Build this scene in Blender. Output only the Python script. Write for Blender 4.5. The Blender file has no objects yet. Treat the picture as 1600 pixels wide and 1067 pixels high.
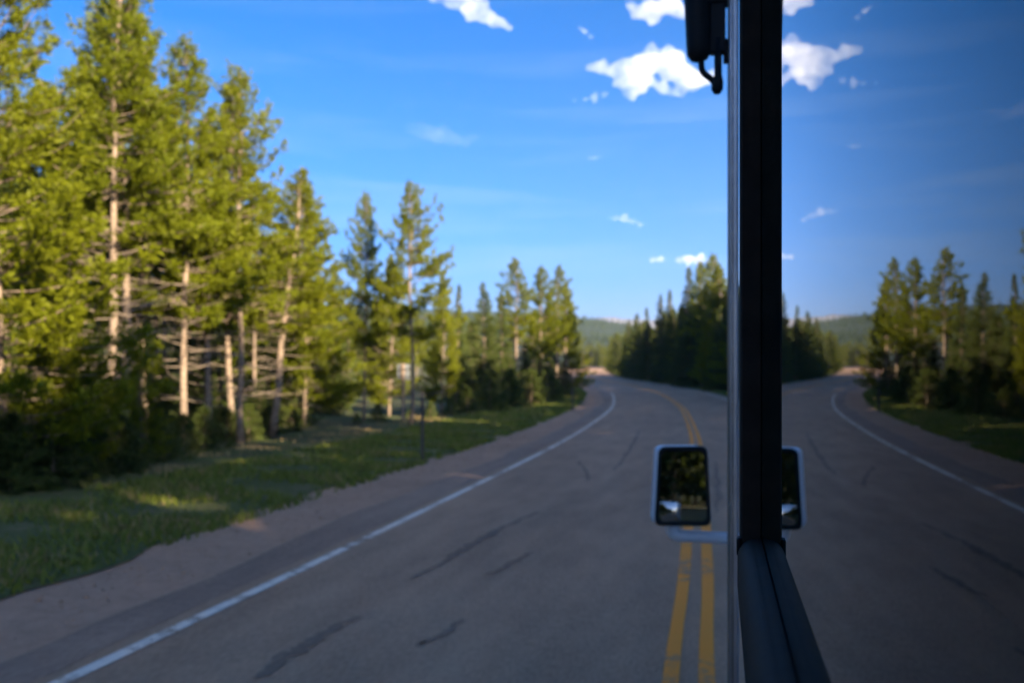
import bpy, bmesh, math, random
import numpy as np
from mathutils import Vector, Matrix

# ------------------------------------------------------------------ camera, sky, sun, exposure
SC = bpy.context.scene
COL = SC.collection
PHI = math.radians(11.83)          # camera is turned this far left of the vehicle's heading (+Y)
H0 = 1.80                          # camera height above the road
F = 1556.0                         # focal length in photograph pixels (1600 wide)
HZ = 588.0                         # horizon row of the photograph

cd = bpy.data.cameras.new("camera")
cd.sensor_width = 36.0
cd.lens = 36.0 * F / 1600.0
cd.shift_y = (HZ - 533.5) / 1600.0
cd.clip_start = 0.005
cd.clip_end = 60000
cd.dof.use_dof = True
cd.dof.focus_distance = 0.62
cd.dof.aperture_fstop = 12.0
cam = bpy.data.objects.new("camera", cd)
cam.location = (0, 0, H0)
cam.rotation_euler = (math.pi / 2, 0, PHI)
COL.objects.link(cam)
SC.camera = cam

SUN_AZ = math.radians(131)         # clockwise from the heading: right and behind
SUN_EL = math.radians(17.5)
world = bpy.data.worlds.new("World")
SC.world = world
world.use_nodes = True
wn = world.node_tree
wn.nodes.clear()
w_out = wn.nodes.new("ShaderNodeOutputWorld")
w_bg = wn.nodes.new("ShaderNodeBackground")
w_bg.inputs[1].default_value = 0.078
w_sky = wn.nodes.new("ShaderNodeTexSky")
w_sky.sky_type = 'NISHITA'
w_sky.sun_disc = False
w_sky.sun_elevation = SUN_EL
w_sky.sun_rotation = SUN_AZ
w_sky.altitude = 2050
w_sky.air_density = 0.5
w_sky.dust_density = 8.0
w_sky.ozone_density = 7.0
w_hsv = wn.nodes.new("ShaderNodeHueSaturation")
w_hsv.inputs["Hue"].default_value = 0.494
w_hsv.inputs["Saturation"].default_value = 1.42
w_hsv.inputs["Value"].default_value = 1.0
wn.links.new(w_sky.outputs[0], w_hsv.inputs["Color"])
# thin high streaks of cirrus all round the sky
w_tc = wn.nodes.new("ShaderNodeTexCoord")
w_map = wn.nodes.new("ShaderNodeMapping")
w_map.inputs["Scale"].default_value = (1.6, 1.6, 14.0)
w_map.inputs["Rotation"].default_value = (0.05, 0.06, 0.3)
w_map.inputs["Location"].default_value = (0.4, 0.2, 1.7)
w_noi = wn.nodes.new("ShaderNodeTexNoise")
w_noi.inputs["Scale"].default_value = 1.7
w_noi.inputs["Detail"].default_value = 6
w_noi.inputs["Roughness"].default_value = 0.55
w_noi.inputs["Distortion"].default_value = 0.5
w_rmp = wn.nodes.new("ShaderNodeMapRange")
w_rmp.inputs["From Min"].default_value = 0.50
w_rmp.inputs["From Max"].default_value = 0.85
w_rmp.inputs["To Max"].default_value = 0.42
w_mix = wn.nodes.new("ShaderNodeMix")
w_mix.data_type = 'RGBA'
w_mix.inputs[7].default_value = (2.7, 3.15, 3.3, 1)
wn.links.new(w_tc.outputs["Generated"], w_map.inputs[0])
wn.links.new(w_map.outputs[0], w_noi.inputs["Vector"])
wn.links.new(w_noi.outputs[0], w_rmp.inputs[0])
w_sep = wn.nodes.new("ShaderNodeSeparateXYZ")
wn.links.new(w_tc.outputs["Generated"], w_sep.inputs[0])


def w_math(op, a, b, clamp=False):
    n = wn.nodes.new("ShaderNodeMath"); n.operation = op; n.use_clamp = clamp
    for k, v in enumerate((a, b)):
        if isinstance(v, (int, float)): n.inputs[k].default_value = v
        else: wn.links.new(v, n.inputs[k])
    return n.outputs[0]


w_el = w_math('MAXIMUM', w_sep.outputs["Z"], 0.0)
w_veil = w_math('SUBTRACT', w_math('DIVIDE', 0.046, w_math('ADD', w_el, 0.045)), 0.115, True)
w_cov = w_math('ADD', w_veil, w_math('MULTIPLY', w_math('MULTIPLY', w_rmp.outputs[0], w_math('SUBTRACT', 1.0, w_math('MULTIPLY', w_el, 2.4), True)), w_math('SUBTRACT', 1.0, w_veil)), True)
wn.links.new(w_cov, w_mix.inputs[0])
wn.links.new(w_hsv.outputs[0], w_mix.inputs[6])
wn.links.new(w_mix.outputs[2], w_bg.inputs[0])
wn.links.new(w_bg.outputs[0], w_out.inputs[0])

sd = bpy.data.lights.new("sun", 'SUN')
sd.energy = 5.0
sd.angle = math.radians(0.55)
sd.color = (1.0, 0.84, 0.60)
sun = bpy.data.objects.new("sun", sd)
to_sun = Vector((math.sin(SUN_AZ) * math.cos(SUN_EL), math.cos(SUN_AZ) * math.cos(SUN_EL), math.sin(SUN_EL)))
sun.rotation_euler = to_sun.to_track_quat('Z', 'Y').to_euler()
sun.location = (30, -30, 40)
COL.objects.link(sun)

SC.view_settings.view_transform = 'Standard'
SC.view_settings.look = 'None'
SC.view_settings.exposure = 2.35
SC.view_settings.gamma = 1.0
SC.cycles.use_denoising = True
SC.cycles.max_bounces = 10
SC.cycles.volume_bounces = 6
SC.cycles.transparent_max_bounces = 8
SC.cycles.caustics_reflective = False
SC.cycles.caustics_refractive = False

# ------------------------------------------------------------------ helpers
RNG = np.random.default_rng(7)


def tag(o, label=None, cat=None, group=None, kind=None):
    if label: o["label"] = label
    if cat: o["category"] = cat
    if group: o["group"] = group
    if kind: o["kind"] = kind
    return o


def link(name, me, mats, parent=None, smooth=False):
    o = bpy.data.objects.new(name, me)
    COL.objects.link(o)
    if not isinstance(mats, (list, tuple)): mats = [mats]
    if len(me.materials) == 0:
        for m in mats: me.materials.append(m)
    if parent is not None: o.parent = parent
    if smooth:
        me.polygons.foreach_set("use_smooth", np.ones(len(me.polygons), bool))
    return o


def empty(name, loc=(0, 0, 0), rz=0.0):
    o = bpy.data.objects.new(name, None)
    o.empty_display_size = 0.2
    o.location = loc
    o.rotation_euler = (0, 0, rz)
    COL.objects.link(o)
    return o


def np_mesh(name, verts, tris=None, quads=None, tri_mat=None, quad_mat=None):
    """fast mesh from numpy arrays"""
    me = bpy.data.meshes.new(name)
    verts = np.asarray(verts, np.float32).reshape(-1, 3)
    nt = 0 if tris is None else len(tris)
    nq = 0 if quads is None else len(quads)
    me.vertices.add(len(verts))
    me.vertices.foreach_set("co", verts.ravel())
    idx = []
    if nt: idx.append(np.asarray(tris, np.int32).ravel())
    if nq: idx.append(np.asarray(quads, np.int32).ravel())
    idx = np.concatenate(idx)
    me.loops.add(len(idx))
    me.loops.foreach_set("vertex_index", idx)
    me.polygons.add(nt + nq)
    starts = np.concatenate([np.arange(nt) * 3, nt * 3 + np.arange(nq) * 4]).astype(np.int32)
    me.polygons.foreach_set("loop_start", starts)
    mi = np.zeros(nt + nq, np.int32)
    if tri_mat is not None: mi[:nt] = tri_mat
    if quad_mat is not None: mi[nt:] = quad_mat
    me.polygons.foreach_set("material_index", mi)
    me.update(calc_edges=True)
    return me


def bm_mesh(name, bm):
    bmesh.ops.recalc_face_normals(bm, faces=bm.faces)
    me = bpy.data.meshes.new(name)
    bm.to_mesh(me)
    bm.free()
    return me


def add_box(bm, x0, x1, y0, y1, z0, z1, bevel=0.0, seg=2):
    r = bmesh.ops.create_cube(bm, size=1.0)
    vs = r["verts"]
    for v in vs:
        v.co = Vector(((x0 + x1) / 2 + v.co.x * (x1 - x0), (y0 + y1) / 2 + v.co.y * (y1 - y0), (z0 + z1) / 2 + v.co.z * (z1 - z0)))
    if bevel > 0:
        es = list({e for v in vs for e in v.link_edges})
        bmesh.ops.bevel(bm, geom=es, offset=bevel, segments=seg, affect='EDGES', profile=0.5)


def box_obj(name, dims, mat, parent=None, bevel=0.0, seg=2, smooth=False):
    bm = bmesh.new()
    add_box(bm, *dims, bevel=bevel, seg=seg)
    return link(name, bm_mesh(name, bm), mat, parent, smooth)


def tube_arrays(pts, radii, n=8, cap=True, base=0):
    """verts, quads, tris of a tube along pts"""
    pts = np.asarray(pts, float)
    k = len(pts)
    t = np.gradient(pts, axis=0)
    t /= np.linalg.norm(t, axis=1)[:, None] + 1e-9
    ref = np.array([0, 0, 1.0]) if abs(t[0, 2]) < 0.8 else np.array([1.0, 0, 0])
    a = np.cross(t, ref); a /= np.linalg.norm(a, axis=1)[:, None] + 1e-9
    b = np.cross(t, a)
    ang = np.arange(n) * 2 * math.pi / n
    ring = np.cos(ang)[None, :, None] * a[:, None, :] + np.sin(ang)[None, :, None] * b[:, None, :]
    v = pts[:, None, :] + ring * np.asarray(radii, float)[:, None, None]
    v = v.reshape(-1, 3)
    i = np.arange(k - 1)[:, None] * n
    j = np.arange(n)[None, :]
    j2 = (j + 1) % n
    q = np.stack([i + j, i + j2, i + n + j2, i + n + j], -1).reshape(-1, 4) + base
    tr = np.zeros((0, 3), int)
    if cap:
        c0, c1 = len(v), len(v) + 1
        v = np.vstack([v, pts[0], pts[-1]])
        jj = np.arange(n); jn = (jj + 1) % n
        tr = np.vstack([np.stack([np.full(n, c0), jn, jj], -1), np.stack([np.full(n, c1), (k - 1) * n + jj, (k - 1) * n + jn], -1)]) + base
    return v, q, tr


def tube_obj(name, pts, radii, mat, parent=None, n=16, smooth=True):
    if np.isscalar(radii): radii = [radii] * len(pts)
    v, q, t = tube_arrays(pts, radii, n)
    return link(name, np_mesh(name, v, t, q), mat, parent, smooth)


def smooth_path(pts, k=6):
    pts = np.asarray(pts, float)
    out = []
    n = len(pts)
    for i in range(n - 1):
        p0, p1, p2, p3 = pts[max(i - 1, 0)], pts[i], pts[i + 1], pts[min(i + 2, n - 1)]
        for s in np.arange(k) / k:
            out.append(0.5 * ((2 * p1) + (p2 - p0) * s + (2 * p0 - 5 * p1 + 4 * p2 - p3) * s * s + (3 * p1 - p0 - 3 * p2 + p3) * s ** 3))
    out.append(pts[-1])
    return np.array(out)


# ---- terrain profile: level under the vehicle, then a steady gentle climb along the view axis
def fz(yc):
    yc = np.asarray(yc, float)
    s = 0.020
    a = np.clip(yc - 20, 0, 60)
    z = s * a * a / 120.0 + s * np.clip(yc - 80, 0, 190)
    return z


CP, SP = math.cos(PHI), math.sin(PHI)


def to_w(xc, yc):
    return xc * CP - yc * SP, xc * SP + yc * CP


def to_c(x, y):
    return x * CP + y * SP, -x * SP + y * CP


def ground_at(px, py):
    """ground point (world x, y, z) seen at a photograph pixel"""
    lo, hi = 1.0, 268.0
    for _ in range(60):
        m = (lo + hi) / 2
        y = HZ + F * (H0 - float(fz(m))) / m
        if y > py: lo = m
        else: hi = m
    yc = (lo + hi) / 2
    xc = (px - 800.0) / F * yc
    x, y = to_w(xc, yc)
    return np.array([x, y, float(fz(yc))])


def at(px, py, yc):
    """world point at photograph pixel and depth along the view axis"""
    x, y = to_w((px - 800.0) / F * yc, yc)
    return np.array([x, y, H0 + (HZ - py) / F * yc])


def zworld(x, y):
    return fz(to_c(x, y)[1])


# ------------------------------------------------------------------ materials
def new_mat(name):
    m = bpy.data.materials.new(name)
    m.use_nodes = True
    nt = m.node_tree
    b = nt.nodes["Principled BSDF"]
    return m, nt, b


def plain(name, col, rough=0.6, metal=0.0, spec=0.5, noise=0.0, scale=20.0, bump=0.0, coat=0.0):
    m, nt, b = new_mat(name)
    b.inputs["Base Color"].default_value = (*col, 1)
    b.inputs["Roughness"].default_value = rough
    b.inputs["Metallic"].default_value = metal
    b.inputs["Specular IOR Level"].default_value = spec
    b.inputs["Coat Weight"].default_value = coat
    if noise or bump:
        tc = nt.nodes.new("ShaderNodeTexCoord")
        n = nt.nodes.new("ShaderNodeTexNoise")
        n.inputs["Scale"].default_value = scale
        n.inputs["Detail"].default_value = 5
        nt.links.new(tc.outputs["Object"], n.inputs["Vector"])
        if noise:
            r = nt.nodes.new("ShaderNodeMapRange")
            r.inputs["From Min"].default_value = 0.25
            r.inputs["From Max"].default_value = 0.75
            r.inputs["To Min"].default_value = 1 - noise
            r.inputs["To Max"].default_value = 1 + noise
            mx = nt.nodes.new("ShaderNodeVectorMath")
            mx.operation = 'SCALE'
            mx.inputs[0].default_value = col
            nt.links.new(n.outputs[0], r.inputs[0])
            nt.links.new(r.outputs[0], mx.inputs["Scale"])
            nt.links.new(mx.outputs[0], b.inputs["Base Color"])
        if bump:
            bp = nt.nodes.new("ShaderNodeBump")
            bp.inputs["Strength"].default_value = bump
            bp.inputs["Distance"].default_value = 0.01
            nt.links.new(n.outputs[0], bp.inputs["Height"])
            nt.links.new(bp.outputs[0], b.inputs["Normal"])
    return m


def ramp_mat(name, layers, stops, rough=0.95, bump=0.0, bump_scale=60.0, bump_dist=0.02, mapping=(1, 1, 1), coord="Object"):
    """colour from the mean of several noise layers [(scale, weight)] through a colour ramp"""
    m, nt, b = new_mat(name)
    tc = nt.nodes.new("ShaderNodeTexCoord")
    mp = nt.nodes.new("ShaderNodeMapping")
    mp.inputs["Scale"].default_value = mapping
    nt.links.new(tc.outputs[coord], mp.inputs[0])
    acc = None
    for sc_, wgt in layers:
        n = nt.nodes.new("ShaderNodeTexNoise")
        n.inputs["Scale"].default_value = sc_
        n.inputs["Detail"].default_value = 6
        n.inputs["Roughness"].default_value = 0.65
        nt.links.new(mp.outputs[0], n.inputs["Vector"])
        mu = nt.nodes.new("ShaderNodeMath"); mu.operation = 'MULTIPLY'
        mu.inputs[1].default_value = wgt
        nt.links.new(n.outputs[0], mu.inputs[0])
        if acc is None: acc = mu.outputs[0]
        else:
            ad = nt.nodes.new("ShaderNodeMath"); ad.operation = 'ADD'
            nt.links.new(acc, ad.inputs[0]); nt.links.new(mu.outputs[0], ad.inputs[1])
            acc = ad.outputs[0]
    cr = nt.nodes.new("ShaderNodeValToRGB")
    el = cr.color_ramp.elements
    while len(el) > 1: el.remove(el[-1])
    el[0].position = stops[0][0]; el[0].color = (*stops[0][1], 1)
    for p, c in stops[1:]:
        e = el.new(p); e.color = (*c, 1)
    nt.links.new(acc, cr.inputs[0])
    nt.links.new(cr.outputs[0], b.inputs["Base Color"])
    b.inputs["Roughness"].default_value = rough
    b.inputs["Specular IOR Level"].default_value = 0.25
    if bump:
        n = nt.nodes.new("ShaderNodeTexNoise")
        n.inputs["Scale"].default_value = bump_scale
        n.inputs["Detail"].default_value = 4
        nt.links.new(tc.outputs["Object"], n.inputs["Vector"])
        bp = nt.nodes.new("ShaderNodeBump")
        bp.inputs["Strength"].default_value = bump
        bp.inputs["Distance"].default_value = bump_dist
        nt.links.new(n.outputs[0], bp.inputs["Height"])
        nt.links.new(bp.outputs[0], b.inputs["Normal"])
    return m


def foliage_mat(name, c0, c1, trans=0.35):
    m, nt, b = new_mat(name)
    tc = nt.nodes.new("ShaderNodeTexCoord")
    n = nt.nodes.new("ShaderNodeTexNoise"); n.inputs["Scale"].default_value = 1.3; n.inputs["Detail"].default_value = 5
    nt.links.new(tc.outputs["Object"], n.inputs["Vector"])
    oi = nt.nodes.new("ShaderNodeObjectInfo")
    mr = nt.nodes.new("ShaderNodeMapRange")
    mr.inputs["From Min"].default_value = 0.3; mr.inputs["From Max"].default_value = 0.7
    nt.links.new(n.outputs[0], mr.inputs[0])
    av = nt.nodes.new("ShaderNodeMath"); av.operation = 'MULTIPLY_ADD'
    av.inputs[1].default_value = 0.4
    nt.links.new(oi.outputs["Random"], av.inputs[0])
    sub = nt.nodes.new("ShaderNodeMath"); sub.operation = 'MULTIPLY'; sub.inputs[1].default_value = 0.6
    nt.links.new(mr.outputs[0], sub.inputs[0])
    nt.links.new(sub.outputs[0], av.inputs[2])
    mx = nt.nodes.new("ShaderNodeMix"); mx.data_type = 'RGBA'
    mx.inputs[6].default_value = (*c0, 1); mx.inputs[7].default_value = (*c1, 1)
    nt.links.new(av.outputs[0], mx.inputs[0])
    nt.links.new(mx.outputs[2], b.inputs["Base Color"])
    b.inputs["Roughness"].default_value = 0.6
    b.inputs["Specular IOR Level"].default_value = 0.2
    tr = nt.nodes.new("ShaderNodeBsdfTranslucent")
    nt.links.new(mx.outputs[2], tr.inputs[0])
    ms = nt.nodes.new("ShaderNodeMixShader"); ms.inputs[0].default_value = trans
    nt.links.new(b.outputs[0], ms.inputs[1]); nt.links.new(tr.outputs[0], ms.inputs[2])
    nt.links.new(ms.outputs[0], nt.nodes["Material Output"].inputs[0])
    return m


M = {}
M['pine'] = foliage_mat("pine_needles", (0.125, 0.150, 0.005), (0.19, 0.20, 0.007), 0.55)
M['spruce'] = foliage_mat("spruce_needles", (0.05, 0.07, 0.013), (0.085, 0.105, 0.018), 0.25)
M['shrub'] = foliage_mat("shrub_leaves", (0.045, 0.065, 0.012), (0.07, 0.09, 0.015), 0.25)
M['grass'] = foliage_mat("grass_blades", (0.11, 0.145, 0.016), (0.18, 0.19, 0.03), 0.25)
M['straw'] = foliage_mat("dry_grass", (0.27, 0.19, 0.08), (0.36, 0.26, 0.12), 0.25)
M['bark'] = plain("pine_bark", (0.195, 0.142, 0.103), 0.95, noise=0.5, scale=9, bump=0.6, spec=0.15)
M['dead'] = plain("dead_wood", (0.185, 0.142, 0.107), 0.95, noise=0.25, scale=12, spec=0.1)
M['ground'] = ramp_mat("forest_floor", [(0.16, 0.35), (1.1, 0.35), (7.0, 0.3)],
                       [(0.36, (0.045, 0.033, 0.02)), (0.45, (0.10, 0.075, 0.045)), (0.5, (0.075, 0.085, 0.025)), (0.56, (0.05, 0.075, 0.016)), (0.66, (0.16, 0.13, 0.06))],
                       bump=0.8, bump_scale=6, bump_dist=0.1)
M['verge'] = ramp_mat("verge_turf", [(0.7, 0.35), (3.5, 0.4), (16.0, 0.25)],
                      [(0.40, (0.20, 0.135, 0.08)), (0.46, (0.10, 0.10, 0.03)), (0.53, (0.06, 0.08, 0.015)), (0.58, (0.12, 0.10, 0.04)), (0.64, (0.22, 0.155, 0.085))],
                      bump=0.8, bump_scale=14, bump_dist=0.05)
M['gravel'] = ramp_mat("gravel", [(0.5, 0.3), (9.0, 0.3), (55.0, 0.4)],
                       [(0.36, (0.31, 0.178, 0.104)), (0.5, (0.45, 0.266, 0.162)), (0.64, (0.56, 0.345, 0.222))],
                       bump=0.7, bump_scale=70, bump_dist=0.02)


def asphalt_mat(name, dark, mid, light):
    m = ramp_mat(name, [(0.55, 0.30), (2.6, 0.28), (48.0, 0.42)], [(0.41, dark), (0.5, mid), (0.59, light)],
                 mapping=(1.0, 0.22, 1.0), rough=0.85, bump=0.45, bump_scale=140, bump_dist=0.006)
    return m


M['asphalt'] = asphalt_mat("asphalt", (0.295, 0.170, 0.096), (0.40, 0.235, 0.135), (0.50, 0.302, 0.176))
M['asphalt_edge'] = asphalt_mat("asphalt_edge", (0.23, 0.14, 0.09), (0.315, 0.192, 0.122), (0.41, 0.255, 0.162))
M['tar'] = asphalt_mat("tar_seal", (0.185, 0.113, 0.07), (0.245, 0.15, 0.092), (0.32, 0.20, 0.126))


def paint_mat(name, col, lo=0.40, hi=0.47):
    m, nt, b = new_mat(name)
    tc = nt.nodes.new("ShaderNodeTexCoord")
    acc = None
    for s, wgt in ((0.9, 0.4), (6.0, 0.35), (45.0, 0.25)):
        n = nt.nodes.new("ShaderNodeTexNoise"); n.inputs["Scale"].default_value = s; n.inputs["Detail"].default_value = 6
        nt.links.new(tc.outputs["Object"], n.inputs["Vector"])
        mu = nt.nodes.new("ShaderNodeMath"); mu.operation = 'MULTIPLY'; mu.inputs[1].default_value = wgt
        nt.links.new(n.outputs[0], mu.inputs[0])
        if acc is None: acc = mu.outputs[0]
        else:
            ad = nt.nodes.new("ShaderNodeMath"); ad.operation = 'ADD'
            nt.links.new(acc, ad.inputs[0]); nt.links.new(mu.outputs[0], ad.inputs[1]); acc = ad.outputs[0]
    mr = nt.nodes.new("ShaderNodeMapRange")
    mr.inputs["From Min"].default_value = lo; mr.inputs["From Max"].default_value = hi
    nt.links.new(acc, mr.inputs[0])
    mx = nt.nodes.new("ShaderNodeMix"); mx.data_type = 'RGBA'
    mx.inputs[6].default_value = (0.33, 0.2, 0.115, 1); mx.inputs[7].default_value = (*col, 1)
    nt.links.new(mr.outputs[0], mx.inputs[0])
    nt.links.new(mx.outputs[2], b.inputs["Base Color"])
    b.inputs["Roughness"].default_value = 0.8
    return m


M['white_paint'] = paint_mat("white_road_paint", (0.88, 0.72, 0.56), 0.42, 0.50)
M['yellow_paint'] = paint_mat("yellow_road_paint", (0.96, 0.31, 0.008), 0.37, 0.46)
M['hill'] = ramp_mat("wooded_hill", [(0.004, 0.4), (0.03, 0.3), (0.15, 0.3)],
                     [(0.40, (0.010, 0.018, 0.006)), (0.5, (0.022, 0.034, 0.009)), (0.58, (0.045, 0.056, 0.015))])
M['mountain'] = ramp_mat("bare_mountain", [(0.0012, 0.5), (0.006, 0.5)],
                         [(0.42, (0.08, 0.10, 0.11)), (0.5, (0.22, 0.19, 0.17)), (0.6, (0.42, 0.34, 0.28))])
M['hilltrees'] = foliage_mat("hill_conifers", (0.02, 0.034, 0.007), (0.045, 0.058, 0.011), 0.15)
M['post_metal'] = plain("dark_steel_post", (0.06, 0.05, 0.045), 0.6, 0.6, noise=0.2, scale=30)
M['sign_back'] = plain("sign_back_aluminium", (0.13, 0.14, 0.15), 0.6, 0.3, noise=0.12, scale=8)
M['wood_post'] = plain("weathered_post", (0.20, 0.14, 0.10), 0.9, noise=0.3, scale=18, bump=0.4)
M['dark_sign'] = plain("dark_sign_back", (0.018, 0.019, 0.02), 0.7, 0.2, noise=0.2, scale=6)
M['orange'] = plain("orange_marker", (0.55, 0.12, 0.02), 0.6, noise=0.1, scale=10)
# vehicle
M['rubber'] = plain("black_window_rubber", (0.032, 0.024, 0.019), 0.7, spec=0.08, noise=0.25, scale=60, bump=0.12)
M['black_plastic'] = plain("black_plastic", (0.007, 0.007, 0.008), 0.6, spec=0.25, noise=0.2, scale=40, bump=0.1)
M['alu'] = plain("brushed_aluminium", (0.33, 0.34, 0.36), 0.34, 1.0, noise=0.15, scale=25)
M['alu_dull'] = plain("dull_bronze_aluminium", (0.22, 0.19, 0.15), 0.5, 0.7, noise=0.2, scale=25)
M['shell'] = plain("white_gelcoat", (0.72, 0.72, 0.72), 0.3, coat=0.4, noise=0.04, scale=6)
M['mirror_shell'] = plain("white_mirror_shell", (0.66, 0.68, 0.72), 0.35, noise=0.05, scale=20)
M['mirror'] = plain("mirror_silver", (0.36, 0.37, 0.37), 0.015, 1.0)
M['interior'] = plain("dark_cabin_lining", (0.025, 0.023, 0.022), 0.9, noise=0.2, scale=5)
M['tyre'] = plain("tyre_rubber", (0.02, 0.02, 0.02), 0.85, noise=0.2, scale=30)
M['rim'] = plain("steel_rim", (0.5, 0.5, 0.52), 0.4, 0.9, noise=0.1, scale=15)
gm, gnt, gb = new_mat("tinted_window_glass")
gb.inputs["Base Color"].default_value = (0.10, 0.105, 0.11, 1)
gb.inputs["Roughness"].default_value = 0.0
gb.inputs["Transmission Weight"].default_value = 1.0
gb.inputs["IOR"].default_value = 1.32
M['glass'] = gm

# ------------------------------------------------------------------ road path
ctr_px = [(1078, 1067), (1090, 850), (1090, 740), (1088, 690), (1078, 660), (1062, 634), (1027, 613), (985, 602), (946, 594.5), (920, 588), (914, 582), (916, 577.5), (919, 575)]
ctr = [ground_at(*p)[:2] for p in ctr_px]
d0 = ctr[1] - ctr[0]; d0 /= np.linalg.norm(d0)
d0 = np.array([0.0, 1.0])
pre = [ctr[0] - d0 * k for k in (90, 60, 30, 15, 5)]
d1 = ctr[-1] - ctr[-2]; d1 /= np.linalg.norm(d1)
post = [ctr[-1] + d1 * k for k in (40, 90)]
path = smooth_path(pre + ctr + post, 10)
# resample at even steps and smooth
seg = np.linalg.norm(np.diff(path, axis=0), axis=1)
S = np.concatenate([[0], np.cumsum(seg)])
ss = np.arange(0, S[-1], 0.75)
path = np.stack([np.interp(ss, S, path[:, 0]), np.interp(ss, S, path[:, 1])], 1)
ker = np.hanning(23); ker /= ker.sum()
padp = np.vstack([np.repeat(path[:1], 11, 0), path, np.repeat(path[-1:], 11, 0)])
path = np.stack([np.convolve(padp[:, 0], ker, 'valid'), np.convolve(padp[:, 1], ker, 'valid')], 1)[4:-4]
tg = np.gradient(path, axis=0); tg /= np.linalg.norm(tg, axis=1)[:, None]
NR = np.stack([tg[:, 1], -tg[:, 0]], 1)       # to the right of travel


def road_offset(x, y):
    """signed distance from the centre line (right positive)"""
    x = np.atleast_1d(np.asarray(x, float)); y = np.atleast_1d(np.asarray(y, float))
    out = np.empty(len(x))
    for a in range(0, len(x), 4000):
        dx = x[a:a + 4000, None] - path[None, :, 0]; dy = y[a:a + 4000, None] - path[None, :, 1]
        i = np.argmin(dx * dx + dy * dy, axis=1)
        r = np.arange(len(i))
        out[a:a + 4000] = dx[r, i] * NR[i, 0] + dy[r, i] * NR[i, 1]
        far = np.sqrt(dx[r, i] ** 2 + dy[r, i] ** 2)
        out[a:a + 4000] = np.where(np.abs(out[a:a + 4000]) < 0.9 * far, np.sign(out[a:a + 4000] + 1e-9) * far, out[a:a + 4000])
    return out


def strip(name, offs, lift, mat, i0=0, i1=None, edge_noise=None, crown=0.0):
    """ribbon along the road; offs = list of offsets across it"""
    i1 = len(path) if i1 is None else i1
    P, Nn = path[i0:i1], NR[i0:i1]
    k = len(P)
    rows = []
    for j, o in enumerate(offs):
        oo = np.full(k, float(o))
        if edge_noise and j in edge_noise:
            r = np.random.default_rng(100 + j)
            w = r.normal(0, edge_noise[j], k + 20)
            w = np.convolve(w, np.hanning(5) / np.hanning(5).sum(), 'same')[:k]
            w2 = np.convolve(r.normal(0, edge_noise[j] * 3, k + 60), np.hanning(31) / np.hanning(31).sum(), 'same')[:k]
            oo = oo + w + w2
        xy = P + Nn * oo[:, None]
        z = zworld(xy[:, 0], xy[:, 1]) + lift
        rows.append(np.column_stack([xy, z]))
    V = np.stack(rows, 1).reshape(-1, 3)
    m = len(offs)
    a = (np.arange(k - 1)[:, None] * m + np.arange(m - 1)[None, :]).ravel()
    q = np.stack([a, a + 1, a + m + 1, a + m], 1)
    me = np_mesh(name, V, None, q)
    return link(name, me, mat)


# ------------------------------------------------------------------ ground sheet
def ground_sheet():
    lat = np.concatenate([-np.geomspace(6000, 60, 16), np.arange(-54, 55, 2.0), np.geomspace(60, 6000, 16)])
    dep = np.concatenate([-np.geomspace(3000, 60, 10), np.arange(-50, 130, 2.0), np.arange(130, 360, 6.0), np.geomspace(370, 14000, 16)])
    X, Y = np.meshgrid(lat, dep)
    wx, wy = to_w(X.ravel(), Y.ravel())
    z = fz(Y.ravel())
    off = np.abs(road_offset(wx, wy))
    bump = 0.16 * (np.sin(wx * 0.37 + 1.3 * np.sin(wy * 0.21)) + np.sin(wy * 0.43 + wx * 0.11)) + 0.07 * np.sin(wx * 1.3) * np.sin(wy * 1.1 + 1)
    far = np.clip((off - 7.5) / 7.0, 0, 1)
    z = z - 0.06 + bump * far * 0.6
    n, m = len(dep), len(lat)
    a = (np.arange(n - 1)[:, None] * m + np.arange(m - 1)[None, :]).ravel()
    q = np.stack([a, a + 1, a + m + 1, a + m], 1)
    me = np_mesh("ground", np.column_stack([wx, wy, z]), None, q)
    o = link("ground", me, M['ground'], smooth=True)
    tag(o, "forest floor of dirt and patchy grass under the pines", kind="structure")
    return o


ground_sheet()
e = {0: 0.16}
tag(strip("grass_verge", [-10.5, -9, -7.5, -6.6, -5.7], -0.012, M['verge'], edge_noise={0: 0.5, 4: 0.24}), "strip of short patchy grass between gravel shoulder and pines", kind="structure")
tag(strip("grass_verge", [4.3, 5.5, 7.0], -0.012, M['verge'], edge_noise={0: 0.1, 2: 0.4}), "narrow grass strip along the foot of the right hand wood", kind="structure")
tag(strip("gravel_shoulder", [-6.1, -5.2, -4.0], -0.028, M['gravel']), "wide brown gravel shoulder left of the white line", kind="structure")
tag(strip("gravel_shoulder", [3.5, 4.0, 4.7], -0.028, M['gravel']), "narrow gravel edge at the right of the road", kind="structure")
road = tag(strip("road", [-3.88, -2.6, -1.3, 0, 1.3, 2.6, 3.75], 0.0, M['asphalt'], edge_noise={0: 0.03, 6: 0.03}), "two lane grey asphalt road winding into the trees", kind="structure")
es = strip("pavement_edge", [-4.35, -4.0, -3.80], 0.004, M['asphalt_edge'], edge_noise={0: 0.07, 2: 0.03})
es.parent = road
for off in (-3.61,):
    i_end = int(np.argmax(to_c(path[:, 0], path[:, 1])[1] > 76))
    o = strip("edge_line", [off - 0.055, off + 0.055], 0.008, M['white_paint'], 0, i_end); o.parent = road
o = strip("edge_line", [3.45, 3.55], 0.008, M['white_paint'], 0, i_end); o.parent = road
for off in (-0.105, 0.105):
    o = strip("centre_line", [off - 0.055, off + 0.055], 0.008, M['yellow_paint'], edge_noise={0: 0.006, 1: 0.006}); o.parent = road


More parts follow.
